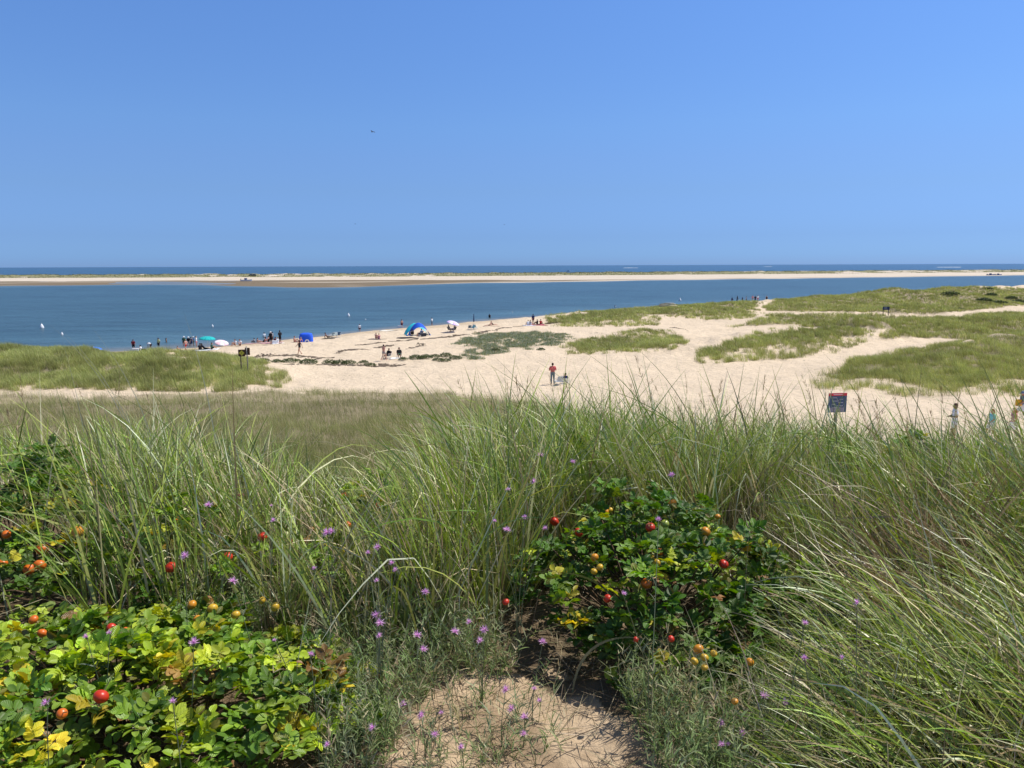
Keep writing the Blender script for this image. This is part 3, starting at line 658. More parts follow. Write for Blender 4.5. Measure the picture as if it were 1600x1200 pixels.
def ground_litter():
    n = 30000; Y = rng.uniform(1.4, 4.6, n); X = (rng.uniform(-500, 2600, n)-800)/1200*Y; Z = zfun(X, Y)
    px, py = project(np.stack([X, Y, Z], -1)); sandy = in_poly(px, py, SANDY); keep = (~sandy) | (rng.random(n) < np.clip(.48+.5*n4(X, Y, .35), .12, .95))
    X, Y, Z = X[keep], Y[keep], Z[keep]; k = len(X)
    cd = pick([(.36, .29, .18), (.24, .175, .11), (.12, .085, .055), (.46, .39, .27), (.13, .15, .06)], (3, 3, 2, 1.5, 1), k)
    v, q, c = ribbons(np.stack([X, Y, Z+rng.uniform(.003, .02, k)], -1), rng.uniform(.03, .26, k), rng.uniform(0, 2*PI, k), rng.uniform(1.1, 1.6, k), rng.uniform(-.1, .35, k), rng.uniform(.0015, .0035, k), cd, cd, segs=3)
    o = np_mesh('dry_litter', v, q, M_WEED, col=c); tag(o, 'dry straw and twig litter strewn on the near sand', 'litter', kind='stuff')
    # low grey-green weeds
    zones = [[(470, 1010), (560, 940), (720, 960), (780, 1020), (800, 1060), (700, 1075), (640, 1120), (600, 1220), (500, 1220)], [(960, 1080), (1060, 1030), (1220, 1060), (1280, 1160), (1290, 1300), (1080, 1300), (1000, 1150)], [(640, 1130), (760, 1090), (880, 1110), (900, 1180), (760, 1230), (640, 1260)], [(280, 960), (420, 930), (440, 1010), (300, 1040)]]
    dn = (760, 760, 60, 240); V = []
    for zn, d in zip(zones, dn):
        zn_ = np.array(zn); n = d*6
        px = rng.uniform(zn_[:, 0].min(), zn_[:, 0].max(), n); py = rng.uniform(zn_[:, 1].min(), zn_[:, 1].max(), n)
        ok = in_poly(px, py, zn); px = px[ok][:d]; py = py[ok][:d]
        for a, b in zip(px, py):
            x, y, z = ground_at(a, b, lo=1.4, hi=8, n=220); h = rng.uniform(.06, .30)*(.5 if d == 150 else 1)
            # wiry stem with leaves
            az = rng.uniform(0, 2*PI); ln = rng.uniform(.1, .7); m = 9
            t = np.linspace(.1, 1, m); B = np.stack([x+t*h*math.sin(ln)*math.cos(az), y+t*h*math.sin(ln)*math.sin(az), z+t*h*math.cos(ln)], -1)
            col = pick([(.20, .25, .11), (.15, .21, .07), (.26, .28, .16), (.38, .32, .19)], (3, 3, 2, 1.4), 1)
            V.append(ribbons(np.array([[x, y, z]]), np.array([h]), np.array([az]), np.array([ln]), np.array([.1]), np.array([.0028]), col, col, segs=3, twist=np.zeros(1)))
            cc = np.repeat(col, m*2, 0)*rng.uniform(.8, 1.3, (m*2, 1))
            V.append(ribbons(np.repeat(B, 2, 0), rng.uniform(.02, .06, m*2), rng.uniform(0, 2*PI, m*2), rng.uniform(.3, 1.2, m*2), rng.uniform(0, .8, m*2), rng.uniform(.002, .0055, m*2), cc, cc, segs=3))
    v, q, c = cat(V); o = np_mesh('low_weeds', v, q, M_WEED, col=c*1.15); tag(o, 'low grey-green wiry weeds around the bare sand at the bottom', 'weeds', kind='stuff')
ground_litter()

# ---------------------------------------------------------------- rose bushes
_u = np.array([0, .16, .42, .70, .90, 1.0]); _w = np.array([.05, .62, 1., .92, .5, .04])
LT = []
for i in range(6):
    for v in (-1, -.5, 0, .5, 1): LT.append((_u[i], v*_w[i]*.34, abs(v)*_w[i]*.10-.16*_u[i]**2+(.02*math.sin(i*2.1+v*3))))
LT = np.array(LT)
LUV = np.array([(_u[i], v*_w[i], 0) for i in range(6) for v in (-1, -.5, 0, .5, 1)])
LQ = np.array([(i*5+j, i*5+j+1, (i+1)*5+j+1, (i+1)*5+j) for i in range(5) for j in range(4)])
def leaflets(P, D, Nn, S, col):
    Sd = np.cross(Nn, D); Sd /= np.linalg.norm(Sd, axis=1)[:, None]; Nn = np.cross(D, Sd)
    k = len(P)
    V = P[:, None]+S[:, None, None]*(D[:, None]*LT[None, :, 0:1]+Sd[:, None]*LT[None, :, 1:2]+Nn[:, None]*LT[None, :, 2:3]*rng.uniform(.4, 1.9, (k, 1, 1)))
    Q = (np.arange(k)*len(LT))[:, None, None]+LQ[None]
    c = np.repeat(col[:, None], len(LT), 1)
    edge = np.abs(LUV[None, :, 1:2])*rng.uniform(-.05, .35, (k, 1, 1)); c = c*(1+edge)
    return V.reshape(-1, 3), Q.reshape(-1, 4), c.reshape(-1, 3), np.tile(LUV, (k, 1))
def norm(a): return a/np.linalg.norm(a, axis=-1, keepdims=True)
LEAFC = [(.075, .155, .018), (.12, .22, .024), (.20, .31, .03), (.38, .47, .035), (.55, .48, .04), (.28, .16, .05)]
def bush_mesh(cx, cy, rx, ry, hh, tips, key, wts, ll):
    P = []; D = []; Nn = []; S = []; Cc = []; stems = MB()
    z0 = float(zfun(cx, cy))
    for i in range(tips):
        r = math.sqrt(random.random())*.98; a = random.uniform(0, 2*PI); inner = random.random() < .24
        x, y = r*math.cos(a)*rx, r*math.sin(a)*ry
        g = float(zfun(cx+x, cy+y))-z0
        top = hh*math.sqrt(max(0, 1-r*r))*(random.uniform(.86, 1.06)+.27*float(n4(np.array([cx+x]), np.array([cy+y]), .55)[0]))*(1.2 if random.random() < .06 and key in ('low', 'centre', 'mid') else 1)
        z = g+max(.05, top*(random.uniform(.25, .8) if inner else 1))
        nl = random.randint(4, 7); a0 = random.uniform(0, 2*PI)
        wt = list(wts); cc = pick(LEAFC, wt, 1)[0]
        out = np.array([x/rx, y/ry, .8+.0]); out /= np.linalg.norm(out)
        for j in range(nl):
            az = a0+j*2*PI/nl*1.02+random.uniform(-.3, .3); el = random.uniform(-.15, .8)
            d = np.array([math.cos(az)*math.cos(el), math.sin(az)*math.cos(el), math.sin(el)]); d = norm(d+out*.45)
            up = norm(np.array([0, 0, 1.])+rng.normal(0, .33, 3)); sd = norm(np.cross(up, d)); up = np.cross(d, sd)
            o = np.array([x, y, z-.02])+rng.normal(0, .006, 3); L = ll*random.uniform(1.35, 2.1)
            c1 = np.clip(cc*random.uniform(.75, 1.3)*rng.uniform(.94, 1.06, 3), 0, 1)
            if random.random() < .05: c1 = pick(LEAFC, (0, 0, 0, 1, 1.3, .3), 1)[0]
            for t, sg in ((.38, 1), (.38, -1), (.62, 1), (.62, -1), (.85, 1), (.85, -1), (1, 0)):
                if random.random() < .06: continue
                p = o+d*L*t-np.array([0, 0, 1])*L*.22*t*t
                an = sg*random.uniform(.9, 1.2); dd = d*math.cos(an)+sd*math.sin(an); dd = norm(dd-np.array([0, 0, .12])+rng.normal(0, .08, 3))
                P.append(p); D.append(dd); Nn.append(up+rng.normal(0, .22, 3)); S.append(ll*random.uniform(.65, 1.12)*(.85 if t < .5 else 1)); Cc.append(c1 if random.random() > .07 else c1*.45+np.array([.20, .12, .04])*.55)
        if i % 4 == 0:
            b0 = Vector((x*.25, y*.25, float(zfun(cx+x*.25, cy+y*.25))-z0-.03)); tp = Vector((x, y, z-.02)); m = b0.lerp(tp, .55)+Vector((x*.08, y*.08, .06))
            stems.tube([b0, b0.lerp(m, .6), m, m.lerp(tp, .6), tp], .0055, 5, .0025)
    V, Q, c, uv = leaflets(np.array(P), norm(np.array(D)), norm(np.array(Nn)), np.array(S), np.array(Cc))
    root = empty('rose_bush', (cx, cy, z0))
    np_mesh('foliage', V, Q, M_LEAF, root, col=c, extra={'luv': ('FLOAT_VECTOR', uv)})
    stems.build('stems', plain('rose_stem', (.12, .075, .04)), root, True)
    return root
WG = (5, 4, 2.0, .6, .12, .1); WY = (1.4, 2.8, 3.4, 3.6, .4, .12)
LBL = dict(low='low spreading rose bush with large yellow-green leaves in the bottom left corner', tall='tall dark leafy rose bush at the left edge with unripe green hips',
    mid='rose bush half hidden in grass at the left, with pairs of orange hips', centre='large dark rose bush in the centre foreground dotted with red and yellow hips', rback='small dark rose bush on the crest below the red topped sign, to its right',
    rfar='rose bush at the right edge of the crest, below the walking people', small='little rose sprig in the grass left of centre with one round red hip on top', back='small rose sprig deep in the grass above the large centre bush', rlow='low rose growth between the centre bush and the laid-over grass, with a yellow hip')
WTS = dict(low=WY, tall=WG, mid=(3, 4, 3, 1, .2, .1), centre=WG, rback=WG, rfar=WG, small=(2, 3, 3, 1, .3, .1), back=WG, rlow=WG)
WTS['centre'] = (6, 4, 1.5, .6, .12, .12)
BR = {}
for b in BUSHES:
    r = bush_mesh(*b, WTS[b[6]], .041 if b[6] == 'low' else .036); tag(r, LBL[b[6]], 'rose bush', 'rose bushes in the foreground'); BR[b[6]] = (r, b)

HIPC = dict(r=(.52, .035, .012), o=(.62, .14, .015), y=(.58, .36, .03), oy=(.60, .25, .02), g=(.26, .32, .05), m=(.16, .012, .03))
HM = {k: plain('hip_'+k, c, .36, .45, .3, 2.2) for k, c in HIPC.items()}
SEP = plain('sepal', (.33, .30, .12)); SEP2 = plain('sepal_brown', (.32, .19, .09))
hipmesh = {}
def hip(px, py, ck, r_px):
    x, y, z = ground_at(px, py, lo=1.5, hi=9, canopy=lambda X, Y: np.maximum(canopy(X, Y)+.035, .30))
    r = r_px*y/1200
    best = min(BR.values(), key=lambda t: ((x-t[1][0])/t[1][2])**2+((y-t[1][1])/t[1][3])**2)
    root = best[0]
    M = Matrix.Rotation(random.uniform(-.9, .9), 3, 'X') @ Matrix.Rotation(random.uniform(-.9, .9), 3, 'Y')
    if random.random() < .75: M = M @ Matrix.Rotation(PI, 3, 'X')
    if ck not in hipmesh:
        mb = MB().lathe([(0, -.86), (.35, -.82), (.72, -.62), (.95, -.25), (1, .08), (.93, .40), (.68, .70), (.40, .84), (.25, .88), (.22, .96), (0, .98)], n=20)
        sp = MB()
        for k in range(5):
            a = k*2*PI/5+.3; pts = []
            for t in (0, .25, .5, .75, 1): rad = .18+.75*t*(1 if k % 2 else .7); pts.append((rad*math.cos(a+.5*t), rad*math.sin(a+.5*t), .92+.9*t-.5*t*t))
            sp.tube(pts, .10, 5, .035)
        st = MB().tube([(0, 0, -.8), (.05, 0, -1.4), (.2, .1, -2.2), (.3, .2, -3.2)], .09, 5)
        a = mb.mesh('rose_hip'); a.polygons.foreach_set('use_smooth', np.ones(len(a.polygons), bool)); a.materials.append(HM[ck])
        b = sp.mesh('sepals'); b.materials.append(SEP if ck in 'gyoy' else SEP2)
        c = st.mesh('stalk'); c.materials.append(plain('rose_green_stem', (.14, .17, .05)))
        hipmesh[ck] = (a, b, c)
    a, b, c = hipmesh[ck]
    o = bpy.data.objects.new('rose_hip', a); C.objects.link(o); o.parent = root
    o.matrix_local = Matrix.Translation(Vector((x, y, z))-root.location) @ M.to_4x4() @ Matrix.Diagonal((r, r, r*.92, 1))
    for nm, me in (('sepals', b), ('stalk', c)):
        s = bpy.data.objects.new(nm, me); C.objects.link(s); s.parent = o
HIPS = [(66, 858, 'o', 10), (46, 888, 'o', 10), (62, 883, 'o', 10), (4, 880, 'o', 8), (10, 835, 'o', 7), (122, 830, 'oy', 10), (280, 815, 'o', 9), (267, 886, 'r', 10), (355, 870, 'r', 9), (366, 775, 'm', 6), (376, 775, 'm', 6), (410, 838, 'r', 8), (538, 775, 'o', 7), (544, 820, 'o', 6),
    (590, 791, 'r', 7), (158, 1088, 'r', 13), (97, 1115, 'o', 9), (52, 968, 'o', 8), (66, 989, 'o', 8), (174, 981, 'r', 8), (195, 985, 'o', 6), (332, 951, 'y', 9), (300, 945, 'oy', 8), (308, 967, 'oy', 7), (327, 969, 'y', 7), (368, 960, 'y', 8), (430, 948, 'y', 8), (410, 938, 'y', 6), (51, 702, 'g', 10), (80, 720, 'g', 8), (84, 692, 'g', 6), (42, 715, 'g', 6),
    (866, 815, 'r', 8), (905, 831, 'r', 8), (953, 797, 'y', 5), (946, 799, 'oy', 6), (1016, 824, 'r', 8), (1039, 818, 'g', 7), (1103, 830, 'oy', 8), (1121, 807, 'oy', 5), (1131, 881, 'r', 8), (929, 871, 'oy', 7), (937, 886, 'y', 6), (928, 893, 'y', 6), (1010, 912, 'o', 9), (949, 935, 'r', 7), (994, 999, 'r', 5), (1049, 998, 'r', 6),
    (1031, 862, 'o', 6), (1017, 872, 'y', 7), (1026, 879, 'y', 7), (1091, 1014, 'oy', 9), (1085, 1033, 'y', 7), (1101, 1027, 'y', 7), (1115, 1021, 'y', 6), (1101, 1043, 'y', 6), (1172, 1034, 'oy', 7), (790, 940, 'r', 6), (1148, 1096, 'oy', 6), (1535, 727, 'o', 7), (1418, 803, 'r', 5)]
for h in HIPS: hip(*h)

# ---------------------------------------------------------------- knapweed
PET = [(.66, .35, .60), (.76, .47, .70), (.84, .62, .80)]
STG = plain('knapweed_stem', (.17, .20, .11)); BULB = plain('knapweed_bulb', (.13, .16, .07))
def head_mesh(seed):
    r = np.random.default_rng(seed); n = 46
    az = r.uniform(0, 2*PI, n); ph = r.uniform(.15, 1.45, n)
    cc = np.array(PET)[r.integers(0, 3, n)]
    v, q, c = ribbons(np.zeros((n, 3)), r.uniform(.75, 1.15, n), az, ph, r.uniform(-.1, .5, n), r.uniform(.10, .17, n), cc, cc*1.15, segs=3)
    me = np_mesh('petals', v, q, M_PETAL, col=c); m = me.data; bpy.data.objects.remove(me); return m
HEADS = [head_mesh(i) for i in range(3)]
bulb = MB().lathe([(.02, -.75), (.22, -.7), (.33, -.45), (.30, -.15), (.2, 0), (.02, .02)], n=10).mesh('bulb'); bulb.materials.append(BULB)
def knapweed(label, heads, H=.34, spread=.10):
    pts = [ground_at(px, py, lo=1.5, hi=9, canopy=lambda X, Y: np.full(np.shape(X), H)+.0*X if H < .5 else np.maximum(np.full(np.shape(X), H), canopy(X, Y)+.06)) for px, py, _ in heads]
    cx = float(np.mean([p[0] for p in pts]))+random.uniform(-.05, .05); cy = float(np.mean([p[1] for p in pts]))+.04; z0 = float(zfun(cx, cy))
    root = empty('knapweed_plant', (cx, cy, z0)); tag(root, label, 'wildflower', 'purple knapweed plants')
    st = MB(); O = Vector((cx, cy, z0)); lv = []
    for (px, py, rp), p in zip(heads, pts):
        p = Vector(p); q = p-O; r = rp*1.2*p.y/1200
        tilt = Matrix.Rotation(random.uniform(.1, .9), 3, 'X') @ Matrix.Rotation(random.uniform(-.5, .5), 3, 'Y')
        h = bpy.data.objects.new('flower_head', bulb); C.objects.link(h); h.parent = root
        h.matrix_local = Matrix.Translation(q) @ tilt.to_4x4() @ Matrix.Scale(r, 4)
        pe = bpy.data.objects.new('petals', random.choice(HEADS)); C.objects.link(pe); pe.parent = h; pe.location = (0, 0, -.12)
        m1 = Vector((q.x*.15, q.y*.15, q.z*.45)); m2 = Vector((q.x*.7, q.y*.7, q.z*.8))
        e = q-tilt @ Vector((0, 0, r*.6)); st.tube([(0, 0, -.02), m1, m2, e], .0016, 5, .0011)
        for k in range(7):
            t = random.uniform(.15, .9); lv.append(m1.lerp(m2, t) if t > .4 else Vector((0, 0, 0)).lerp(m1, t*2))
    st.build('stems', STG, root)
    B = np.array([tuple(v) for v in lv]); k = len(B); cc = pick([(.13, .17, .09), (.17, .20, .12)], (1, 1), k)
    v, q, c = ribbons(B, rng.uniform(.02, .06, k), rng.uniform(0, 2*PI, k), rng.uniform(.3, 1.1, k), rng.uniform(0, .7, k), rng.uniform(.002, .005, k), cc, cc, segs=3)
    np_mesh('leaves', v, q, M_WEED, root, col=c)
KW = [
 ('knapweed flower low on the bare sand at the very bottom centre', [(720, 1167, 7)], .12), ('knapweed flower pair on the bare sand just above the bottom centre flower', [(680, 1147, 7), (658, 1117, 8), (690, 1113, 5)], .16),
 ('knapweed flower at the left rim of the bare sand', [(630, 1100, 7)], .2), ('knapweed with a large flower beside the yellow-green rose leaves, left of the bare sand', [(583, 1137, 8)], .2), ('knapweed flower among rose leaves near the bottom edge', [(511, 1163, 6)], .42),
 ('knapweed with three flowers at the back of the bare sand, left side', [(790, 1077, 8), (799, 1107, 8), (820, 1120, 8)], .18), ('knapweed flower on the right side of the bare sand, lowest of its row', [(818, 1147, 7)], .14), ('knapweed with two small flowers at the back right of the bare sand', [(835, 1076, 5), (843, 1094, 5)], .22),
 ('knapweed with four flowers in front of the dark gap at centre', [(711, 987, 8), (733, 972, 6), (757, 984, 8), (750, 1001, 7)], .32), ('single knapweed flower before the dark base of the centre rose bush', [(848, 1003, 7)], .34), ('knapweed with two flowers left of the four-flowered one', [(652, 992, 8), (662, 1014, 7)], .3),
 ('knapweed with three stacked flowers in the grass left of centre', [(588, 961, 8), (594, 973, 8), (592, 993, 6)], .42), ('knapweed flower alone in the grass above the four-flowered plant', [(665, 925, 7)], .45), ('knapweed with a double flower high in the left-centre grass', [(511, 832, 8), (519, 830, 7)], .62),
 ('knapweed with faded flowers in the grass right of the double flower', [(590, 855, 7), (575, 864, 5), (613, 880, 6), (618, 890, 5), (588, 907, 5)], .58), ('knapweed flower between rose leaves at left, right of the yellow-green leaves', [(303, 1004, 9)], .45), ('knapweed flower right of the red hips at left', [(364, 908, 8)], .5),
 ('knapweed flower beside a red hip in the left grass', [(289, 868, 8)], .6), ('highest knapweed flower in the left grass', [(326, 789, 7)], .66), ('knapweed with two flowers among the yellow-green rose leaves at far left', [(135, 995, 6), (171, 988, 5)], .45), ('pale knapweed flower near the left bottom corner', [(72, 1098, 8)], .42),
 ('small knapweed flower in front of the lower rose leaves', [(270, 1095, 6)], .45), ('small knapweed flower just right of the orange-red hip at left centre', [(427, 813, 5), (424, 790, 3)], .62), ('faint knapweed flower in the grass between rose bush and stacked flowers', [(492, 888, 5), (429, 1000, 4)], .52), ('pale knapweed flower among yellow leaves at the bush top', [(486, 1022, 6)], .42),
 ('topmost knapweed flower in the middle grass', [(845, 711, 6)], .66), ('faint knapweed flower right of the topmost one', [(895, 721, 5)], .66), ('knapweed flower above the right side of the centre rose bush', [(1050, 742, 6)], .70), ('knapweed with two flowers in the middle grass, below the topmost', [(833, 752, 6), (794, 765, 5)], .66),
 ('knapweed with four flowers at the left shoulder of the centre rose bush', [(820, 808, 5), (792, 828, 7), (852, 825, 5), (773, 814, 4)], .62), ('knapweed flower in the heart of the centre rose bush', [(1029, 811, 5), (975, 927, 5)], .70), ('knapweed with two flowers at the foot of the laid-over grass', [(1194, 1087, 8), (1227, 1098, 8)], .3),
 ('knapweed with four flowers at the lower right, on straw litter', [(1126, 1130, 8), (1161, 1146, 8), (1128, 1163, 7), (1138, 1162, 4)], .2), ('knapweed flower in the laid-over grass at right', [(1258, 973, 6)], .62), ('highest knapweed flower in the laid-over grass', [(1339, 941, 6)], .75), ('pale knapweed flowers low in the laid-over grass', [(1257, 1028, 6), (1316, 1027, 5)], .55),
]
for lb, hd, H in KW: knapweed(lb, hd, H)

# ================================================================== PEOPLE
def V3(*a): return Vector(a)
def pose_joints(p):
    J = dict(pel=V3(0, 0, .95), che=V3(0, .01, 1.30), nek=V3(0, .0, 1.47), hed=V3(0, .03, 1.60))
    for s, n in ((-1, 'l'), (1, 'r')):
        J['sh'+n] = V3(.185*s, 0, 1.41); J['el'+n] = V3(.245*s, -.03, 1.14); J['wr'+n] = V3(.25*s, .06, .89)
        J['hi'+n] = V3(.09*s, 0, .91); J['kn'+n] = V3(.11*s, .03, .50); J['an'+n] = V3(.12*s, -.02, .08)
    if p == 'walk':
        J['knr'] = V3(.10, .22, .53); J['anr'] = V3(.10, .30, .10); J['knl'] = V3(-.10, -.03, .50); J['anl'] = V3(-.10, -.36, .16)
        J['ell'] = V3(-.25, .12, 1.17); J['wrl'] = V3(-.23, .33, 1.02); J['elr'] = V3(.25, -.16, 1.17); J['wrr'] = V3(.24, -.22, .92)
    elif p == 'folded':
        for s, n in ((-1, 'l'), (1, 'r')): J['el'+n] = V3(.30*s, .0, 1.15); J['wr'+n] = V3(.06*s, .22, 1.12)
    elif p == 'raised':
        J['elr'] = V3(.30, .10, 1.40); J['wrr'] = V3(.16, .14, 1.60)
    elif p == 'bend':
        J.update(pel=V3(0, -.15, .92), che=V3(0, .18, 1.08), nek=V3(0, .36, 1.04), hed=V3(0, .50, 1.0))
        for s, n in ((-1, 'l'), (1, 'r')):
            J['sh'+n] = V3(.18*s, .30, 1.04); J['el'+n] = V3(.22*s, .36, .78); J['wr'+n] = V3(.16*s, .42, .54); J['hi'+n] = V3(.09*s, -.14, .88); J['kn'+n] = V3(.11*s, .0, .48); J['an'+n] = V3(.12*s, -.05, .08)
    elif p == 'sit':
        J.update(pel=V3(0, -.10, .13), che=V3(0, -.13, .48), nek=V3(0, -.08, .65), hed=V3(0, -.03, .78))
        for s, n in ((-1, 'l'), (1, 'r')):
            J['sh'+n] = V3(.18*s, -.11, .59); J['el'+n] = V3(.25*s, .08, .42); J['wr'+n] = V3(.14*s, .28, .44); J['hi'+n] = V3(.09*s, -.06, .12); J['kn'+n] = V3(.13*s, .33, .44); J['an'+n] = V3(.12*s, .52, .09)
    elif p == 'recline':
        J.update(pel=V3(0, -.10, .13), che=V3(0, -.32, .40), nek=V3(0, -.42, .54), hed=V3(0, -.42, .68))
        for s, n in ((-1, 'l'), (1, 'r')):
            J['sh'+n] = V3(.18*s, -.40, .49); J['el'+n] = V3(.26*s, -.52, .27); J['wr'+n] = V3(.26*s, -.50, .05); J['hi'+n] = V3(.09*s, -.06, .12); J['kn'+n] = V3(.11*s, .36, .16); J['an'+n] = V3(.13*s, .78, .08)
    elif p == 'chair':
        J.update(pel=V3(0, -.05, .36), che=V3(0, -.20, .68), nek=V3(0, -.24, .86), hed=V3(0, -.21, .99))
        for s, n in ((-1, 'l'), (1, 'r')):
            J['sh'+n] = V3(.18*s, -.23, .80); J['el'+n] = V3(.27*s, -.12, .55); J['wr'+n] = V3(.24*s, .14, .53); J['hi'+n] = V3(.09*s, -.02, .34); J['kn'+n] = V3(.12*s, .42, .42); J['an'+n] = V3(.12*s, .60, .08)
    return J
def foot_dir(p, n): return V3(0, .16, -.045)
def remeshed(mb, name, vox):
    me = mb.mesh(name); o = bpy.data.objects.new(name, me); C.objects.link(o)
    m = o.modifiers.new('r', 'REMESH'); m.mode = 'VOXEL'; m.voxel_size = vox; m.use_smooth_shade = True
    sm = o.modifiers.new('s', 'SMOOTH'); sm.iterations = 3; sm.factor = .5
    dg = bpy.context.evaluated_depsgraph_get(); dg.update(); out = bpy.data.meshes.new_from_object(o.evaluated_get(dg))
    bpy.data.objects.remove(o); out.name = name; out.materials.clear(); out.materials.append(plain('default', (.5, .5, .5)))
    return out
CACHE = {}
def torso(mb, J, g, low=0., w=1.):
    up = (J['nek']-J['pel']).normalized()
    for s in ('l', 'r'):
        sh = J['sh'+s]; hi = J['hi'+s]; c = J['che']
        a = sh.lerp(J['nek'], .42)-up*.09; b = hi.lerp(J['pel'], .25)+up*.10
        mb.capsule(a, a.lerp(b, .55), .098+g, .082+g); mb.capsule(a.lerp(b, .55), b, .082+g, .095+g)
    mb.capsule(J['pel']-up*(.0+low), J['che'], .09+g, .105+g)
def get(pose, item):
    k = (pose, item)
    if k in CACHE: return CACHE[k]
    J = pose_joints(pose); mb = MB(); up = (J['nek']-J['pel']).normalized(); hd = J['hed']; vox = .014
    if item == 'body':
        torso(mb, J, 0); vox = .009
        mb.capsule(J['nek']-up*.05, hd-V3(0, .02, .04), .056, .05)
        mb.capsule(hd+V3(0, -.01, .045), hd+V3(0, .012, -.055), .092, .062); mb.capsule(hd+V3(0, .075, -.01), hd+V3(0, .098, -.025), .014, .016)
        for s, n in ((-1, 'l'), (1, 'r')):
            mb.capsule(hd+V3(.09*s, -.01, .0), hd+V3(.095*s, -.015, .03), .014, .016)
            mb.capsule(J['sh'+n], J['el'+n], .056, .040); mb.capsule(J['el'+n], J['wr'+n], .040, .026); mb.capsule(J['nek']-up*.05, J['sh'+n], .06, .06)
            d = (J['wr'+n]-J['el'+n]).normalized(); w = J['wr'+n]; side = V3(0, 1, 0) if abs(d.y) < .8 else V3(1, 0, 0); side = (side-d*side.dot(d)).normalized()
            mb.capsule(w+d*.02-side*.018, w+d*.075-side*.022, .019, .017); mb.capsule(w+d*.02+side*.018, w+d*.075+side*.022, .019, .017)
            curl = d.cross(side)*(.02*s)
            for i, L in enumerate((.062, .075, .07, .052)):
                q = side*(.030-.020*i); b = w+d*.085+q; mb.capsule(b, b+d*L*.55, .0105, .0095, 8, 2); mb.capsule(b+d*L*.55, b+d*L+curl, .0095, .008, 8, 2)
            mb.capsule(w+d*.03+side*.03, w+d*.065+side*.058, .013, .010, 8, 2)
            mb.capsule(J['hi'+n], J['kn'+n], .088, .055); mb.capsule(J['kn'+n], J['kn'+n].lerp(J['an'+n], .35), .054, .057); mb.capsule(J['kn'+n].lerp(J['an'+n], .35), J['an'+n], .057, .036)
            a = J['an'+n]; mb.capsule(a+V3(0, -.03, -.035), a+foot_dir(pose, n), .034, .028)
    elif item == 'tee':
        torso(mb, J, .016)
        for n in 'lr': mb.capsule(J['nek']-up*.055, J['sh'+n], .072, .072); mb.capsule(J['sh'+n], J['sh'+n].lerp(J['el'+n], .62), .074, .066)
    elif item == 'tank':
        torso(mb, J, .012)
        for n in 'lr': mb.capsule(J['nek']-up*.07, J['sh'+n].lerp(J['nek'], .3)-up*.02, .06, .06)
    elif item == 'swim':
        torso(mb, J, .010)
        for n in 'lr': mb.capsule(J['pel']-up*.02, J['hi'+n], .10, .096)
    elif item == 'shorts':
        for n in 'lr': mb.capsule(J['hi'+n]+up*.06, J['hi'+n].lerp(J['kn'+n], .62), .108, .088)
        mb.capsule(J['pel']+up*.06, J['pel']-up*.02, .118, .115)
    elif item == 'trunks':
        for n in 'lr': mb.capsule(J['hi'+n]+up*.03, J['hi'+n].lerp(J['kn'+n], .3), .104, .098)
        mb.capsule(J['pel']+up*.02, J['pel']-up*.03, .112, .11)
    elif item == 'pants':
        for n in 'lr': mb.capsule(J['hi'+n]+up*.05, J['kn'+n], .106, .075); mb.capsule(J['kn'+n], J['an'+n], .073, .058)
        mb.capsule(J['pel']+up*.06, J['pel']-up*.02, .118, .115)
    elif item == 'hair':
        mb.capsule(hd+V3(0, -.025, .062), hd+V3(0, -.035, .01), .095, .082)
    elif item == 'long_hair':
        mb.capsule(hd+V3(0, -.025, .062), hd+V3(0, -.035, .0), .097, .09); mb.capsule(hd+V3(0, -.05, 0), hd.lerp(J['che'], .55)+V3(0, -.10, .02), .088, .05)
    elif item == 'hat':
        m = MB().lathe([(.001, .11), (.07, .105), (.095, .06), (.10, .01), (.20, -.015), (.20, -.022), (.09, .0), (.001, .0)], c=tuple(hd+V3(0, -.01, .05)), n=20); me = m.mesh('sun_hat'); me.materials.append(plain('default', (.5, .5, .5))); me.polygons.foreach_set('use_smooth', np.ones(len(me.polygons), bool)); CACHE[k] = me; return me
    elif item == 'cap':
        mb.capsule(hd+V3(0, -.012, .075), hd+V3(0, -.012, .06), .10, .10); mb.box(hd+V3(0, .11, .055), (.13, .12, .02)); vox = .012
    me = remeshed(mb, item, vox); CACHE[k] = me; return me
SKIN = dict(f=(.50, .27, .18), t=(.38, .20, .125), d=(.20, .10, .06), p=(.60, .32, .24))
def person(x, y, z, rz, pose, skin, wear, label, h=1.72, group=None):
    root = empty('person', (x, y, z), rz, h/1.72); tag(root, label, 'person', group)
    names = dict(tee='shirt', tank='tank_top', swim='swimsuit', shorts='shorts', trunks='swim_trunks', pants='trousers', hair='hair', long_hair='hair', hat='sun_hat', cap='cap')
    for it, col in [('body', None)]+wear:
        o = bpy.data.objects.new(names.get(it, it), get(pose, it)); C.objects.link(o); o.parent = root
        o.material_slots[0].link = 'OBJECT'
        o.material_slots[0].material = plain('skin', SKIN[skin], .5, .4, .08) if it == 'body' else plain('cloth' if 'hair' not in it else 'hair_strands', col, .8, .2, .15)
    return root
K = (.012, .013, .018); NV = (.02, .035, .11); WH = (.75, .76, .78); GR = (.25, .26, .28); BRN = (.05, .028, .015); BLD = (.35, .24, .11); RED = (.50, .05, .05); PNK = (.62, .25, .28); BL = (.05, .16, .42); GN = (.05, .13, .08); MAR = (.16, .02, .03); YEL = (.70, .66, .30)
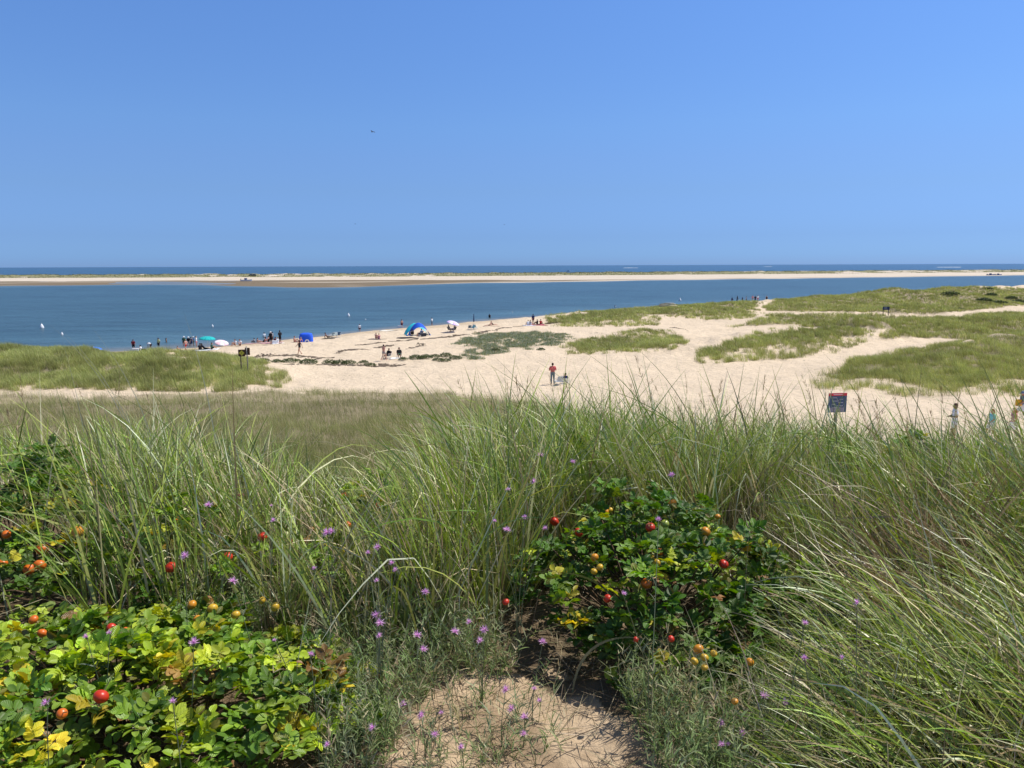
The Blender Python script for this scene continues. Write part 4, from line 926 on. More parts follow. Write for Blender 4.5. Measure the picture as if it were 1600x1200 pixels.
def spot(px, py, lo=78, Y=None):
    if Y is not None:
        X = (px-800)/1200*Y/(1.0)*(1.0); v = ray(px, py); return v[0]*Y, Y, float(zfun(v[0]*Y, Y))
    v = ray(px, py); t = np.geomspace(lo, 400, 3000); P = CP+t[:, None]*v; g = np.maximum(zfun(P[:, 0], P[:, 1]), 0)
    k = int(np.argmax(P[:, 2] <= g)); x, y = P[k, 0], P[k, 1]; return x, y, float(zfun(x, y))
FB = dict(lo=78)
A = math.radians
PEOPLE = [  # px, foot y, pose, rot deg, skin, clothes, height, label
 (209, 548, 'stand', 20, 'p', [('tee', MAR), ('shorts', K), ('hair', BRN)], 1.65, 'person in maroon shirt and black shorts standing behind the left dune, leftmost of all beachgoers'),
 (219, 549, 'sit', 100, 'f', [('tee', WH), ('trunks', NV), ('hair', K)], 1.6, 'person in white top sitting on a pale blue towel behind the left dune'),
 (235, 543, 'bend', 80, 'f', [('tee', WH), ('trunks', K), ('hair', BRN)], 1.65, 'person in white bending over at the water edge on the left'),
 (248, 540, 'stand', 160, 'd', [('tee', YEL), ('shorts', K), ('hair', K)], 1.75, 'person in pale yellow shirt and black shorts at the water edge'),
 (260, 535, 'stand', -60, 'f', [('swim', K), ('long_hair', K)], 1.65, 'dark haired person in black swimsuit wading alone, right of the pale yellow shirt'),
 (278, 548, 'sit', -40, 'p', [('trunks', K), ('hair', K)], 1.2, 'small dark haired child sitting by a white towel at the dune edge'),
 (288, 541, 'stand', 10, 'f', [('tee', GN), ('shorts', K), ('hat', WH)], 1.78, 'person in green shirt with white sun hat at the left of the standing group'),
 (291, 549, 'walk', 60, 'p', [('trunks', RED), ('hair', BLD)], 1.55, 'shirtless person in red trunks walking in front of the standing group'),
 (295, 541, 'stand', 190, 'f', [('tee', K), ('shorts', GR), ('hat', WH)], 1.7, 'person in black shirt with white hat in the middle of the standing group'),
 (299, 540, 'stand', 30, 'f', [('tank', NV), ('shorts', NV), ('hair', BRN)], 1.6, 'person in navy clothes standing among the group'),
 (303, 541, 'folded', 120, 'f', [('tee', BL), ('shorts', K), ('cap', WH)], 1.7, 'person in blue shirt and white cap standing second from the right in the group'),
 (307, 541, 'raised', -90, 'p', [('tee', WH), ('trunks', PNK), ('hair', BRN)], 1.7, 'person in white top with raised arm at the right end of the standing group'),
 (313, 547, 'sit', 30, 'd', [('tee', K), ('trunks', K), ('hair', K)], 1.7, 'person in black sitting under the left side of the teal umbrella'),
 (321, 546, 'recline', -80, 'd', [('tee', K), ('shorts', K), ('hair', K)], 1.7, 'person in black reclining in the middle under the teal umbrella'),
 (332, 546, 'sit', -60, 'f', [('tee', GN), ('shorts', K), ('hair', K)], 1.7, 'person in dark green sitting under the right side of the teal umbrella'),
 (360, 524, 'stand', 0, 'p', [('trunks', PNK), ('hair', BLD)], 1.6, 'pink bather standing deep in the water beyond the pink umbrella'),
 (367, 540, 'sit', 150, 'f', [('tee', WH), ('hair', K)], 1.7, 'person in white sitting on open sand, left one of the pair right of the sign'),
 (375, 540, 'sit', 200, 'f', [('tee', WH), ('trunks', K), ('long_hair', K)], 1.7, 'dark haired person in white sitting on open sand, right one of the pair'),
 (413, 527, 'stand', 40, 'f', [('tee', WH), ('shorts', MAR), ('hair', BRN)], 1.75, 'person in white and maroon wading behind the seated row'),
 (397, 535, 'sit', 60, 'f', [('tee', GR), ('trunks', K), ('hair', BRN)], 1.7, 'person in grey sitting at the left end of the seated row by the water'),
 (403, 535, 'sit', -50, 'p', [('trunks', K), ('hair', K)], 1.7, 'shirtless dark haired person, second from the left in the seated row'),
 (411, 535, 'recline', 80, 'p', [('swim', BRN), ('long_hair', BRN)], 1.7, 'person in brown swimsuit reclining in the middle of the seated row'),
 (419, 535, 'sit', 80, 'p', [('swim', K), ('hair', BRN)], 1.7, 'person in black swimsuit sitting just left of the standing dark figures'),
 (423.5, 538, 'stand', -20, 'd', [('tee', K), ('shorts', K), ('cap', WH)], 1.75, 'person all in black with white cap standing at the seated row'),
 (426, 536, 'stand', 70, 'f', [('tee', GR), ('shorts', K), ('hair', K)], 1.6, 'person in grey and black standing close behind the white capped figure'),
 (431, 536, 'sit', -30, 'p', [('tee', MAR), ('hair', K)], 1.7, 'person in dark red sitting between the standing dark figures'),
 (434, 536, 'sit', 20, 'f', [('tee', WH), ('shorts', WH), ('hair', BLD)], 1.6, 'person all in white sitting just left of the lone black clad figure'),
 (438, 537, 'folded', 60, 'd', [('tee', K), ('shorts', K), ('hair', K)], 1.85, 'tall person all in black standing at the right end of the seated row'),
 (461, 535, 'sit', -70, 'p', [('trunks', MAR), ('hair', BRN)], 1.7, 'shirtless person sitting left of the blue tent'),
 (467, 535, 'recline', 60, 'p', [('swim', PNK), ('long_hair', BLD)], 1.6, 'fair haired person reclining beside the blue tent wall'),
 (468.5, 554, 'walk', 70, 'f', [('swim', K), ('long_hair', K)], 1.7, 'dark haired person in black swimsuit walking alone below the blue tent'),
 (513, 528, 'recline', -80, 'd', [('shorts', K), ('hair', K)], 1.7, 'dark person lying low at the left of the striped beach chairs'),
 (562, 517, 'stand', 30, 'p', [('tee', WH), ('trunks', MAR), ('hair', BRN)], 1.7, 'person in white shirt standing alone at the water edge in the middle'),
 (588, 529, 'sit', -20, 'p', [('trunks', K), ('hair', BLD)], 1.6, 'pink skinned child, left of the two on a dark towel'),
 (592, 530, 'sit', 40, 'p', [('swim', PNK), ('hair', BLD)], 1.6, 'child in pink, right of the two on a dark towel'),
 (628, 512, 'stand', 30, 'p', [('shorts', MAR), ('hair', BRN)], 1.75, 'shirtless person in maroon shorts standing above the arched sun shade, by a white cooler'),
 (675, 508, 'folded', 60, 'f', [('tee', WH), ('shorts', GR), ('hair', K)], 1.75, 'person in white shirt standing at the water edge behind the arched sun shade'),
 (644, 525, 'chair', 10, 'd', [('tee', K), ('shorts', NV), ('hair', K)], 1.7, 'person in black seated under the left half of the arched sun shade'),
 (657, 525, 'chair', 60, 'f', [('tee', BL), ('shorts', K), ('hair', BRN)], 1.7, 'person in blue seated under the right half of the arched sun shade'),
 (600, 567, 'walk', -30, 'p', [('trunks', GR), ('hair', K)], 1.75, 'shirtless person in grey trunks walking on the dry sand beside two seated people'),
 (606, 560, 'chair', 150, 'd', [('tee', K), ('shorts', K), ('hair', K)], 1.7, 'person in black seated just behind the shirtless walker'),
 (624, 559, 'chair', 190, 'd', [('tee', K), ('shorts', GN), ('hair', K)], 1.75, 'person in black seated alone on the dry sand, right of the shirtless walker'),
 (703, 518, 'chair', -60, 'd', [('tee', K), ('shorts', K), ('hair', K)], 1.7, 'person in black seated under the left of the lavender umbrella'),
 (709, 518, 'chair', 60, 'd', [('tank', K), ('shorts', NV), ('hair', K)], 1.7, 'person in black tank top seated under the right of the lavender umbrella'),
 (765, 497, 'stand', 10, 'd', [('swim', K), ('hair', K)], 1.7, 'bather in black swimsuit standing in the shallows right of the closed umbrella'),
 (764, 509, 'recline', 80, 'p', [('trunks', BRN), ('hair', BRN)], 1.5, 'person lying on the sand, left one below the bather in black'),
 (771, 508, 'recline', -80, 'p', [('swim', BRN), ('hair', BRN)], 1.5, 'person lying on the sand, right one below the bather in black'),
 (825, 508, 'sit', 30, 'f', [('tee', WH), ('shorts', WH), ('hair', BLD)], 1.7, 'person in white sitting at the left end of the group by the low dune'),
 (829, 508, 'sit', -60, 'f', [('tee', GR), ('shorts', WH), ('hair', BRN)], 1.7, 'person in pale grey sitting second from left in the group by the low dune'),
 (833, 506, 'stand', 20, 'd', [('tee', NV), ('shorts', MAR), ('hair', K)], 1.7, 'dark figure standing in the group by the low dune'),
 (839, 507, 'sit', 60, 'd', [('tee', K), ('trunks', K), ('hair', K)], 1.7, 'person in black sitting just right of the standing figure by the low dune'),
 (845, 507, 'sit', -30, 'p', [('tee', RED), ('trunks', K), ('hair', K)], 1.7, 'person in red sitting at the right end of the group by the low dune'),
 (863.5, 600, 'folded', 10, 'p', [('tee', (.62, .13, .13)), ('pants', (.16, .20, .22)), ('hair', BRN)], 1.80, 'person in red shirt and grey trousers standing with folded arms on the open sand'),
]
for px, fy, pose, rot, sk, wear, h, lb in PEOPLE:
    x, y, z = spot(px, fy, lo=60 if fy > 580 else 84)
    if pose == 'chair': z -= 0
    person(x, y, z, A(rot), pose, sk, wear, lb, h)
# people at the far gap in the dunes
for px, top, Y, pose, rot, sk, wear, h, lb in [
 (1144, 467.5, 210, 'stand', 0, 'd', [('tee', NV), ('shorts', GR), ('hair', K)], 1.7, 'faint figure standing beyond the low dune, leftmost of the far group'),
 (1152, 468.0, 210, 'walk', 70, 'd', [('tee', K), ('pants', K), ('hair', K)], 1.8, 'dark figure beyond the low dune, second from the left in the far group'),
 (1160, 469.5, 212, 'stand', 30, 'd', [('tee', NV), ('shorts', K), ('hair', K)], 1.4, 'short dark figure beyond the low dune, third from the left in the far group'),
 (1166, 469.5, 208, 'stand', 60, 'f', [('tee', GR), ('shorts', K), ('hair', K)], 1.6, 'figure in grey at the left side of the sand gap'),
 (1176, 468.0, 204, 'walk', 180, 'p', [('tee', PNK), ('shorts', GR), ('hair', K)], 1.7, 'person in pink walking in the sand gap'),
 (1180, 469.5, 200, 'walk', 170, 'd', [('tee', K), ('shorts', NV), ('hair', K)], 1.7, 'person in black walking through the middle of the sand gap'),
 (1184, 469.5, 198, 'walk', 200, 'p', [('tee', WH), ('shorts', RED), ('hair', BLD)], 1.7, 'person in white shirt and red shorts walking through the sand gap'),
 (1198, 465.0, 205, 'stand', 0, 'f', [('tank', K), ('shorts', K), ('hair', BLD)], 1.75, 'lone dark figure standing at the foot of the highest dune'),
 (961, 480.5, 222, 'stand', 0, 'f', [('tee', WH), ('hair', K)], 1.7, 'tiny figure in white beyond the crest of the low dune in the centre')]:
    v = ray(px, top); x = v[0]*Y; z = max(float(zfun(x, Y)), CAMZ+v[2]*Y-h); person(x, Y, float(zfun(x, Y)), A(rot), pose, sk, wear, lb, h)
# walkers on the sand path at the right, seen through the grass tips
def by_top(px, top, h):
    v = ray(px, top)
    for Y in np.arange(14, 60, .1):
        if CAMZ+v[2]*Y-float(zfun(v[0]*Y, Y)) <= h: return v[0]*Y, Y, float(zfun(v[0]*Y, Y))
for px, top, pose, rot, sk, wear, h, lb in [
 (1494, 631, 'folded', 75, 'd', [('tee', (.8, .82, .88)), ('shorts', WH), ('hair', (.10, .05, .035))], 1.74, 'person in loose white shirt walking behind the grass at the right'),
 (1552, 640, 'walk', 95, 'f', [('tee', (.25, .62, .66)), ('shorts', WH), ('long_hair', (.28, .14, .05))], 1.45, 'person with long light brown hair and pale teal top behind the grass'),
 (1586, 638, 'walk', 80, 'p', [('tee', PNK), ('shorts', WH), ('long_hair', (.30, .16, .08))], 1.55, 'person in pink top and white shorts behind the grass, near the right edge'),
 (1600, 612, 'walk', 85, 'f', [('tee', (.22, .27, .33)), ('shorts', WH), ('hat', (.22, .25, .30))], 1.8, 'tall person in blue-grey with a hat, cut by the right edge of the view')]:
    p = by_top(px, top, h)
    if p is None: print('no spot', px); continue
    person(*p, A(rot), pose, sk, wear, lb, h)
    if px == 1600:
        b = MB().box((0, 0, .22), (.32, .16, .38)); bg = empty('shoulder_bag', (p[0]-.32, p[1]-.1, p[2]+.95)); tag(bg, 'orange-yellow bag hanging at the side of the person in blue-grey', 'bag')
        o = b.build('bag_body', plain('bag_cloth', (.70, .38, .03)), bg); bm_ = o.modifiers.new('b', 'BEVEL'); bm_.width = .04; bm_.segments = 3
        MB().tube([(-.14, 0, .4), (-.1, 0, .6), (.12, .02, .66), (.14, 0, .4)], .012, 6).build('strap', plain('bag_strap', (.25, .14, .03)), bg)

# ================================================================== BEACH GEAR
def umbrella(px, py, cols, label, R_=1.0, H=1.9, tilt=(.0, .0), closed=False, poleH=None):
    x, y, z = spot(px, py); root = empty('beach_umbrella', (x, y, z)); tag(root, label, 'umbrella')
    MB().tube([(0, 0, -.1), (0, 0, H)], .022, 8).build('pole', plain('umbrella_pole', (.6, .6, .6), .35, .5), root)
    M = Matrix.Rotation(tilt[0], 3, 'X') @ Matrix.Rotation(tilt[1], 3, 'Y'); top = Vector((0, 0, H))
    if closed:
        o = MB().lathe([(.02, .55), (.05, .5), (.075, 0), (.11, -.45), (.09, -.75), (.03, -.78)], c=(0, 0, H-.4), n=12).build('folded_canopy', plain('folded_fabric', cols[0]), root, True); return root
    n = 8; sec = {}
    for g in range(n):
        mb = sec.setdefault(g % len(cols), MB()); V = []; F = []; m = 6; q = 4
        for i in range(m+1):
            t = i/m
            for j in range(q+1):
                a = (g+j/q)*2*PI/n; sag = 1-.05*math.sin(PI*j/q)*t; r = R_*math.sin(t*1.15)/math.sin(1.15)*sag; zz = .55*R_*(math.cos(t*1.15)-math.cos(1.15)*1.0)+.0
                V.append(M @ Vector((r*math.cos(a), r*math.sin(a), zz-.40*R_+.02))+top)
        for i in range(m):
            for j in range(q): F.append((i*(q+1)+j, i*(q+1)+j+1, (i+1)*(q+1)+j+1, (i+1)*(q+1)+j))
        mb.add(V, F)
    can = MB(); first = None
    for i, c in enumerate(cols):
        o = sec[i].build('canopy' if i == 0 else 'canopy_stripe', plain('umbrella_fabric', c, .8, .2, .06), root, True)
        s = o.modifiers.new('s', 'SOLIDIFY'); s.thickness = .006
    rb = MB()
    for g in range(n):
        a = g*2*PI/n; rb.tube([M @ Vector((0, 0, -.25*R_))+top, M @ Vector((R_*.55*math.cos(a), R_*.55*math.sin(a), -.07*R_))+top], .006, 5)
    rb.build('ribs', plain('umbrella_pole', (.6, .6, .6), .35, .5), root)
    return root
umbrella(325, 545, [(.02, .42, .42)], 'teal umbrella over three people in black at the left of the beach', 1.08, 1.7, (.05, .06))
umbrella(347, 541, [(.85, .80, .83), (.85, .55, .60)], 'white and pink striped umbrella tilted low on the sand near the water', 1.0, .8, (.25, .25))
umbrella(709, 519, [(.66, .50, .80), (.85, .78, .88)], 'lavender and white striped umbrella tilted over people in black chairs', 1.05, 1.75, (.15, .3))
umbrella(740.5, 514.5, [NV], 'closed dark blue umbrella standing upright by blue beach chairs', closed=True, H=2.4)
umbrella(99, 556, [(.80, .86, .84)], 'pale umbrella top showing over the left dune, left of the blue one', 1.3, 1.35, (.1, -.1)) if False else None
def behind_left(px, Y, top, cols, label, R_):
    v = ray(px, top); x = v[0]*Y; zt = CAMZ+v[2]*Y; z = float(zfun(x, Y)); root = umbrella(347, 541, cols, label, R_, max(.9, zt-z-.1)); root.location = (x, Y, z)
behind_left(99, 94, 541, [(.78, .84, .82)], 'pale umbrella top showing over the left dune', 1.35)
behind_left(141, 97, 539.5, [(.03, .20, .75)], 'bright blue umbrella top showing over the left dune', 1.5)

def sun_shade():
    x, y, z = spot(652, 524); root = empty('sun_shade', (x, y, z), A(0)); tag(root, 'large arched sun shade in blue and teal on the beach, open at the front', 'sun shade')
    def arch(y0, y1, x0, x1, h, skew, name, col, t0=0, t1=1, lift=0.):
        mb = MB(); V = []; F = []; n = 22
        for i in range(n+1):
            t = t0+(t1-t0)*i/n
            for j in range(5):
                s = j/4; yy = y0+(y1-y0)*s; xa = x0[0]+(x0[1]-x0[0])*s; xb = x1[0]+(x1[1]-x1[0])*s; xx = xa+(xb-xa)*t; hh = h[0]+(h[1]-h[0])*s
                zz = hh*(max(0, math.sin(PI*t))**.75)*(1-.06*math.sin(PI*s))+lift
                V.append((xx+skew*s, yy, zz+(.35*(1-t) if False else 0)))
        for i in range(n):
            for j in range(4): F.append((i*5+j, i*5+j+1, (i+1)*5+j+1, (i+1)*5+j))
        o = mb.add(V, F).build(name, plain('shade_fabric', col, .75, .25, .08), root, True); m = o.modifiers.new('s', 'SOLIDIFY'); m.thickness = .008
    arch(-.7, .5, (-1.0, -1.45), (2.15, 1.75), (1.3, 1.9), 0, 'canopy', (.015, .10, .55))
    arch(.5, 1.9, (-1.7, -2.3), (1.6, 1.3), (1.15, 1.75), 0, 'rear_canopy', (.03, .50, .62))
    pm = plain('shade_pole', (.55, .55, .58), .4, .5)
    for yy, x0, x1, h in ((-.71, -1.0, 2.15, 1.3), (.5, -1.47, 1.77, 1.92), (1.9, -2.3, 1.3, 1.76)):
        MB().tube([(x0+(x1-x0)*i/16, yy, h*max(0, math.sin(PI*i/16))**.75) for i in range(17)], .018, 6).build('pole', pm, root)
    for sx, yy in ((-1.4, -1.3), (2.1, -1.3)): 
        MB().capsule((sx, yy, .1), (sx, yy, .12), .14, .12).build('sandbag', plain('sandbag_cloth', (.02, .12, .5)), root, True)
sun_shade()
def tent():
    x, y, z = spot(478.5, 534); root = empty('beach_tent', (x, y, z), A(8)); tag(root, 'bright blue boxy beach tent with a small white arched window', 'tent')
    mb = MB(); n = 12; V = []; F = []; w = .95; d = .8; h = 1.15
    for i in range(n+1):
        t = i/n; zz = h*t
        k = 1-.16*t**3
        m = 28
        for j in range(m):
            a = 2*PI*j/m; c, s_ = math.cos(a), math.sin(a); e = .45
            V.append((w*k*math.copysign(abs(c)**e, c), d*k*math.copysign(abs(s_)**e, s_), zz))
    for i in range(n):
        for j in range(m): F.append((i*m+j, i*m+(j+1) % m, (i+1)*m+(j+1) % m, (i+1)*m+j))
    b = len(V)
    for j in range(m): p = V[n*m+j]; V.append((p[0]*.5, p[1]*.5, h*1.1))
    for j in range(m): F.append((n*m+j, n*m+(j+1) % m, b+(j+1) % m, b+j))
    F.append(tuple(range(b, b+m)))
    mb.add(V, F).build('tent_body', plain('tent_fabric', (.02, .11, .72), .7, .3, .12), root, True)
    MB().add([(.22+.33*math.cos(PI*i/10), -.812, .02+.40*math.sin(PI*i/10)) for i in range(11)]+[(.22+.33*math.cos(PI*i/10), -.79, .02+.40*math.sin(PI*i/10)) for i in range(11)], [tuple(range(11))]+[(i, i+1, i+12, i+11) for i in range(10)]).build('window', plain('white_mesh', (.8, .8, .8)), root)
    MB().add([(.22+.16*math.cos(PI*i/10), -.826, .02+.22*math.sin(PI*i/10)) for i in range(11)], [tuple(range(11))]).build('window_opening', plain('window_blue', (.03, .1, .5)), root)
    fr = MB()
    for sx in (-1, 1):
        for sy in (-1, 1): fr.tube([(sx*.80, sy*.68, 0), (sx*.79, sy*.67, .6), (sx*.68, sy*.58, 1.14)], .014, 6)
    fr.build('frame', plain('tent_pole', (.1, .2, .6)), root)
tent()
def chair_mesh():
    f = MB(); t = .014
    for s in (-.27, .27):
        f.tube([(s, .26, 0), (s, -.30, .52), (s, -.43, .76)], t, 6); f.tube([(s, -.34, 0), (s, .30, .40)], t, 6); f.tube([(s, -.28, .52), (s, .24, .50)], t*1.4, 6)
    f.tube([(-.27, -.43, .76), (.27, -.43, .76)], t, 6); f.tube([(-.27, -.34, 0.02), (.27, -.34, 0.02)], t, 6); f.tube([(-.27, .26, 0.02), (.27, .26, 0.02)], t, 6)
    rx = Matrix.Rotation(.08, 3, 'X'); ry = Matrix.Rotation(-1.13, 3, 'X')
    s = MB().box((0, .02, .29), (.5, .5, .025), rx); b = MB().box((0, -.32, .53), (.5, .48, .025), ry)
    return f.mesh('frame'), s.mesh('seat'), b.mesh('backrest')
CH = None
def beach_chair(px, py, rot, col, fcol, label, at=None, group=None):
    global CH
    if CH is None:
        CH = chair_mesh()
        for m in CH: m.materials.append(plain('default', (.5, .5, .5)))
    x, y, z = at if at else spot(px, py); root = empty('beach_chair', (x, y, z), A(rot)); tag(root, label, 'chair', group)
    for nm, m, c in zip(('frame', 'seat', 'backrest'), CH, (fcol, col, col)):
        o = bpy.data.objects.new(nm, m); C.objects.link(o); o.parent = root; o.material_slots[0].link = 'OBJECT'; o.material_slots[0].material = plain('chair_'+nm, c, .7, .3)
    return root
AL = (.62, .63, .65)
beach_chair(644, 525, 10, K, AL, 'black chair under the left half of the arched sun shade'); beach_chair(657, 525, 60, NV, AL, 'navy chair under the right half of the arched sun shade')
beach_chair(606, 560, 150, K, AL, 'dark chair holding the person behind the shirtless walker'); beach_chair(624, 559, 190, K, AL, 'dark chair holding the lone seated person on the dry sand')
beach_chair(703, 518, -60, K, AL, 'black chair under the left of the lavender umbrella'); beach_chair(709, 518, 60, K, AL, 'black chair under the right of the lavender umbrella')
beach_chair(738, 515, 40, (.10, .30, .45), AL, 'blue beach chair left of the closed umbrella pole'); beach_chair(743, 514, -30, (.25, .48, .55), AL, 'pale blue beach chair right of the closed umbrella pole'); beach_chair(734, 515, 10, (.12, .16, .18), AL, 'dark beach chair leftmost beside the closed umbrella')
beach_chair(519, 528, 160, (.35, .42, .36), AL, 'grey-green beach chair, left of the empty pair near the water'); beach_chair(524.5, 527.5, 190, (.55, .62, .58), AL, 'pale striped beach chair in the middle of the row near the water'); beach_chair(529, 527, 175, (.04, .10, .16), AL, 'dark navy beach chair, right end of the row near the water')
# the seated figure in navy beside the red shirt, in a white framed chair, and an empty chair between
sx, sy, sz = spot(883.5, 600, lo=60)
beach_chair(0, 0, -5, (.80, .81, .84), (.8, .8, .82), 'white beach chair carrying the seated person in navy', at=(sx, sy, sz)).scale = (1, 1, .72)
person(sx, sy, sz, A(-5), 'chair', 'd', [('tee', (.02, .03, .14)), ('shorts', NV), ('cap', K)], 'person in navy seen from behind, seated in the white chair beside the red shirt', 1.5)
ex, ey, ez = spot(872.5, 601, lo=60)
beach_chair(0, 0, 25, (.42, .48, .55), AL, 'empty pale blue-grey chair between the red shirt and the seated person', at=(ex, ey, ez))

def towel(px, py, w, d, rot, col, label, at=None):
    x, y, z = at or spot(px, py); mb = MB(); n = 8; V = []; F = []
    for i in range(n+1):
        for j in range(n+1):
            a, b = (i/n-.5)*w, (j/n-.5)*d; wx = x+a*math.cos(A(rot))-b*math.sin(A(rot)); wy = y+a*math.sin(A(rot))+b*math.cos(A(rot))
            V.append((wx-x, wy-y, float(zfun(wx, wy))-z+.03+.02*math.sin(i*1.9+j)*math.cos(j*1.3)))
    for i in range(n):
        for j in range(n): F.append((i*(n+1)+j, i*(n+1)+j+1, (i+1)*(n+1)+j+1, (i+1)*(n+1)+j))
    o = mb.add(V, F).build('beach_towel', plain('towel', col, .9, .1, .2, 6), None, True); o.location = (x, y, z); tag(o, label, 'towel')
    m = o.modifiers.new('s', 'SOLIDIFY'); m.thickness = .02
towel(219, 550, 2.6, 1.8, 10, (.35, .58, .75), 'pale blue towel under the person in white behind the left dune'); towel(272, 550, 1.7, 1.0, 5, (.8, .78, .78), 'white towel beside the small child at the dune edge')
towel(321, 547.5, 3.6, 1.5, 0, (.72, .72, .74), 'white towel spread under the teal umbrella'); towel(409, 536.5, 5.8, 1.6, 0, (.55, .33, .33), 'long pinkish towel under the seated row'); towel(433, 537, 1.8, 1.2, 0, (.8, .8, .82), 'white towel below the person all in white')
towel(590, 530.5, 2.6, 1.2, 0, (.10, .08, .09), 'dark towel under the two children'); towel(577+60, 528, 3.2, 1.2, 0, (.02, .02, .03), 'black sheet standing in for the shadow at the left foot of the arched sun shade'); towel(841, 508.5, 3.4, 1.4, 0, (.45, .12, .16), 'red towel under the group by the low dune')  # black sheet is added as the cast shadow of the sun shade
towel(827, 509, 2.2, 1.4, 0, (.65, .66, .75), 'pale towel under the two people in white by the low dune'); towel(608, 517, 3.2, 1.0, 0, (.72, .70, .62), 'pale towel lying alone near the water, left of the arched sun shade'); towel(768, 509.5, 3.0, 1.2, 0, (.50, .38, .28), 'tan towel under the two lying people')
towel(513, 529, 1.9, .9, 0, (.08, .07, .05), 'dark towel left of the striped beach chairs'); towel(620, 560, 1.6, .8, 5, (.8, .78, .74), 'white towel beside the lone seated person on the dry sand')
def cooler(px, py, col, lid, label, s=1, at=None):
    x, y, z = at or spot(px, py); r = empty('cooler', (x, y, z), .3, s); tag(r, label, 'cooler')
    for nm, c, d, m in (('cooler_body', (0, 0, .19), (.62, .38, .38), col), ('lid', (0, 0, .415), (.65, .41, .07), lid)):
        o = MB().box(c, d).build(nm, plain('cooler_plastic', m, .4, .5), r); b = o.modifiers.new('b', 'BEVEL'); b.width = .03; b.segments = 3
    MB().tube([(-.33, 0, .30), (-.37, 0, .46), (.37, 0, .46), (.33, 0, .30)], .012, 6).build('handle', plain('cooler_handle', (.6, .6, .6)), r)
cooler(625, 512, (.8, .8, .82), (.85, .85, .86), 'white cooler at the feet of the shirtless person above the sun shade', 1.3); cooler(429, 537, (.75, .75, .78), (.8, .8, .8), 'white cooler in the seated row by the water'); cooler(212, 551, (.55, .60, .72), (.8, .8, .82), 'pale blue cooler beside the person in maroon', 1.2)
cooler(662, 526, (.02, .03, .05), (.05, .05, .06), 'black cooler at the right under the arched sun shade', 1.2); cooler(225, 550, (.02, .02, .02), (.03, .03, .03), 'black bag-like cooler at the right end of the pale blue towel')

# buoys
def buoy(px, py, s, col, label):
    v = ray(px, py); t = -CAMZ/v[2]; x, y = v[0]*t, t; r = empty('buoy', (x, y, 0), 0, s*.72); tag(r, label, 'buoy')
    MB().lathe([(.02, -.35), (.3, -.25), (.38, 0), (.34, .28), (.16, .62), (.05, .8), (.01, .82)], n=14).build('float', plain('buoy_paint', col, .4, .5), r, True)
    MB().tube([(0, 0, .78), (0, 0, .9), (.03, 0, .98)], .03, 6).build('ring', plain('buoy_ring', (.4, .4, .42)), r)
for b in [(65.5, 512.5, 1.5, WH, 'largest white buoy, leftmost on the water'), (97, 523, .8, WH, 'small white buoy near the left dune, right of the largest'), (332, 510.5, .8, WH, 'small white buoy beyond the teal umbrella'), (544.5, 494, 1.3, WH, 'upright white buoy in mid water left of the sun shade'),
          (571, 500, .5, WH, 'tiny white buoy nearest the person in white at the water edge'), (1062.5, 470, 1.6, WH, 'white buoy right of the pale driftwood on the dune skyline'), (800.5, 488, .5, WH, 'tiny white buoy in open water right of the bather in black')]: buoy(*b)

# signs
def warn_sign():
    P1 = (377.5, 578.5); x, y, z = ground_at(P1[0], P1[1]+4, lo=40, hi=120); wood = plain('weathered_post', (.14, .12, .09), .85, .1, .3); br = plain('sign_brown', (.10, .055, .035), .7, .2)
    r = empty('trail_sign', (x, y, z), A(6)); tag(r, 'brown square sign with a yellow diamond on a post by the left dune', 'sign'); H = 2.05
    MB().box((0, 0, H/2-.15), (.09, .09, H+.05)).build('post', wood, r); MB().box((.13, -.07, H-.22), (.62, .03, .62)).build('board', br, r)
    d = .25; MB().add([(.13-d, -.092, H-.22), (.13, -.092, H-.22-d), (.13+d, -.092, H-.22), (.13, -.092, H-.22+d), (.13-d, -.086, H-.22), (.13, -.086, H-.22-d), (.13+d, -.086, H-.22), (.13, -.086, H-.22+d)], [(0, 1, 2, 3), (0, 4, 5, 1), (1, 5, 6, 2), (2, 6, 7, 3), (3, 7, 4, 0)]).build('diamond', plain('sign_yellow', (.70, .60, .08), .6, .3, .05), r)
    MB().add([(.13-.07, -.096, H-.22), (.13, -.096, H-.28), (.13+.07, -.096, H-.22), (.13, -.096, H-.17)], [(0, 1, 2, 3)]).build('diamond_mark', plain('sign_mark', (.35, .30, .06)), r)
    x2, y2, z2 = ground_at(387.5, 583, lo=40, hi=120); r2 = empty('trail_sign', (x2, y2, z2), A(-20)); tag(r2, 'brown board turned sideways on a grey leaning post, right of the yellow diamond sign', 'sign')
    MB().tube([(0, 0, -.2), (.02, 0, 1.2), (-.03, 0, 2.45)], .055, 8, .045).build('post', plain('grey_post', (.30, .27, .24), .85, .1, .3), r2, True); MB().box((0, .09, 1.98), (.52, .03, .66)).build('board', br, r2)
warn_sign()
def far_sign():
    x, y, z = ground_at(1383.5, 493, lo=80, hi=220); Y = y; r = empty('notice_board', (x, y, z), A(-4)); tag(r, 'small dark blue board on two posts beside the far white path', 'sign')
    s = Y/1200; W = 10.5*s; H = 14*s
    for sx in (-.38, .38): MB().box((sx*W, 0, H/2-.1), (.10, .10, H+.2)).build('post', plain('dark_post', (.03, .035, .045)), r)
    MB().box((0, -.08, H-2.6*s), (W, .05, 5.2*s)).build('board', plain('board_blue', (.025, .04, .11), .5, .4), r); MB().box((-.1, -.115, H-2.2*s), (W*.45, .012, 1.5*s)).build('pale_panel', plain('board_pale', (.30, .33, .42)), r)
    MB().box((0, -.02, H+.25), (W*.8, .06, .10)).build('top_rail', plain('board_rail', (.30, .22, .22)), r)
far_sign()
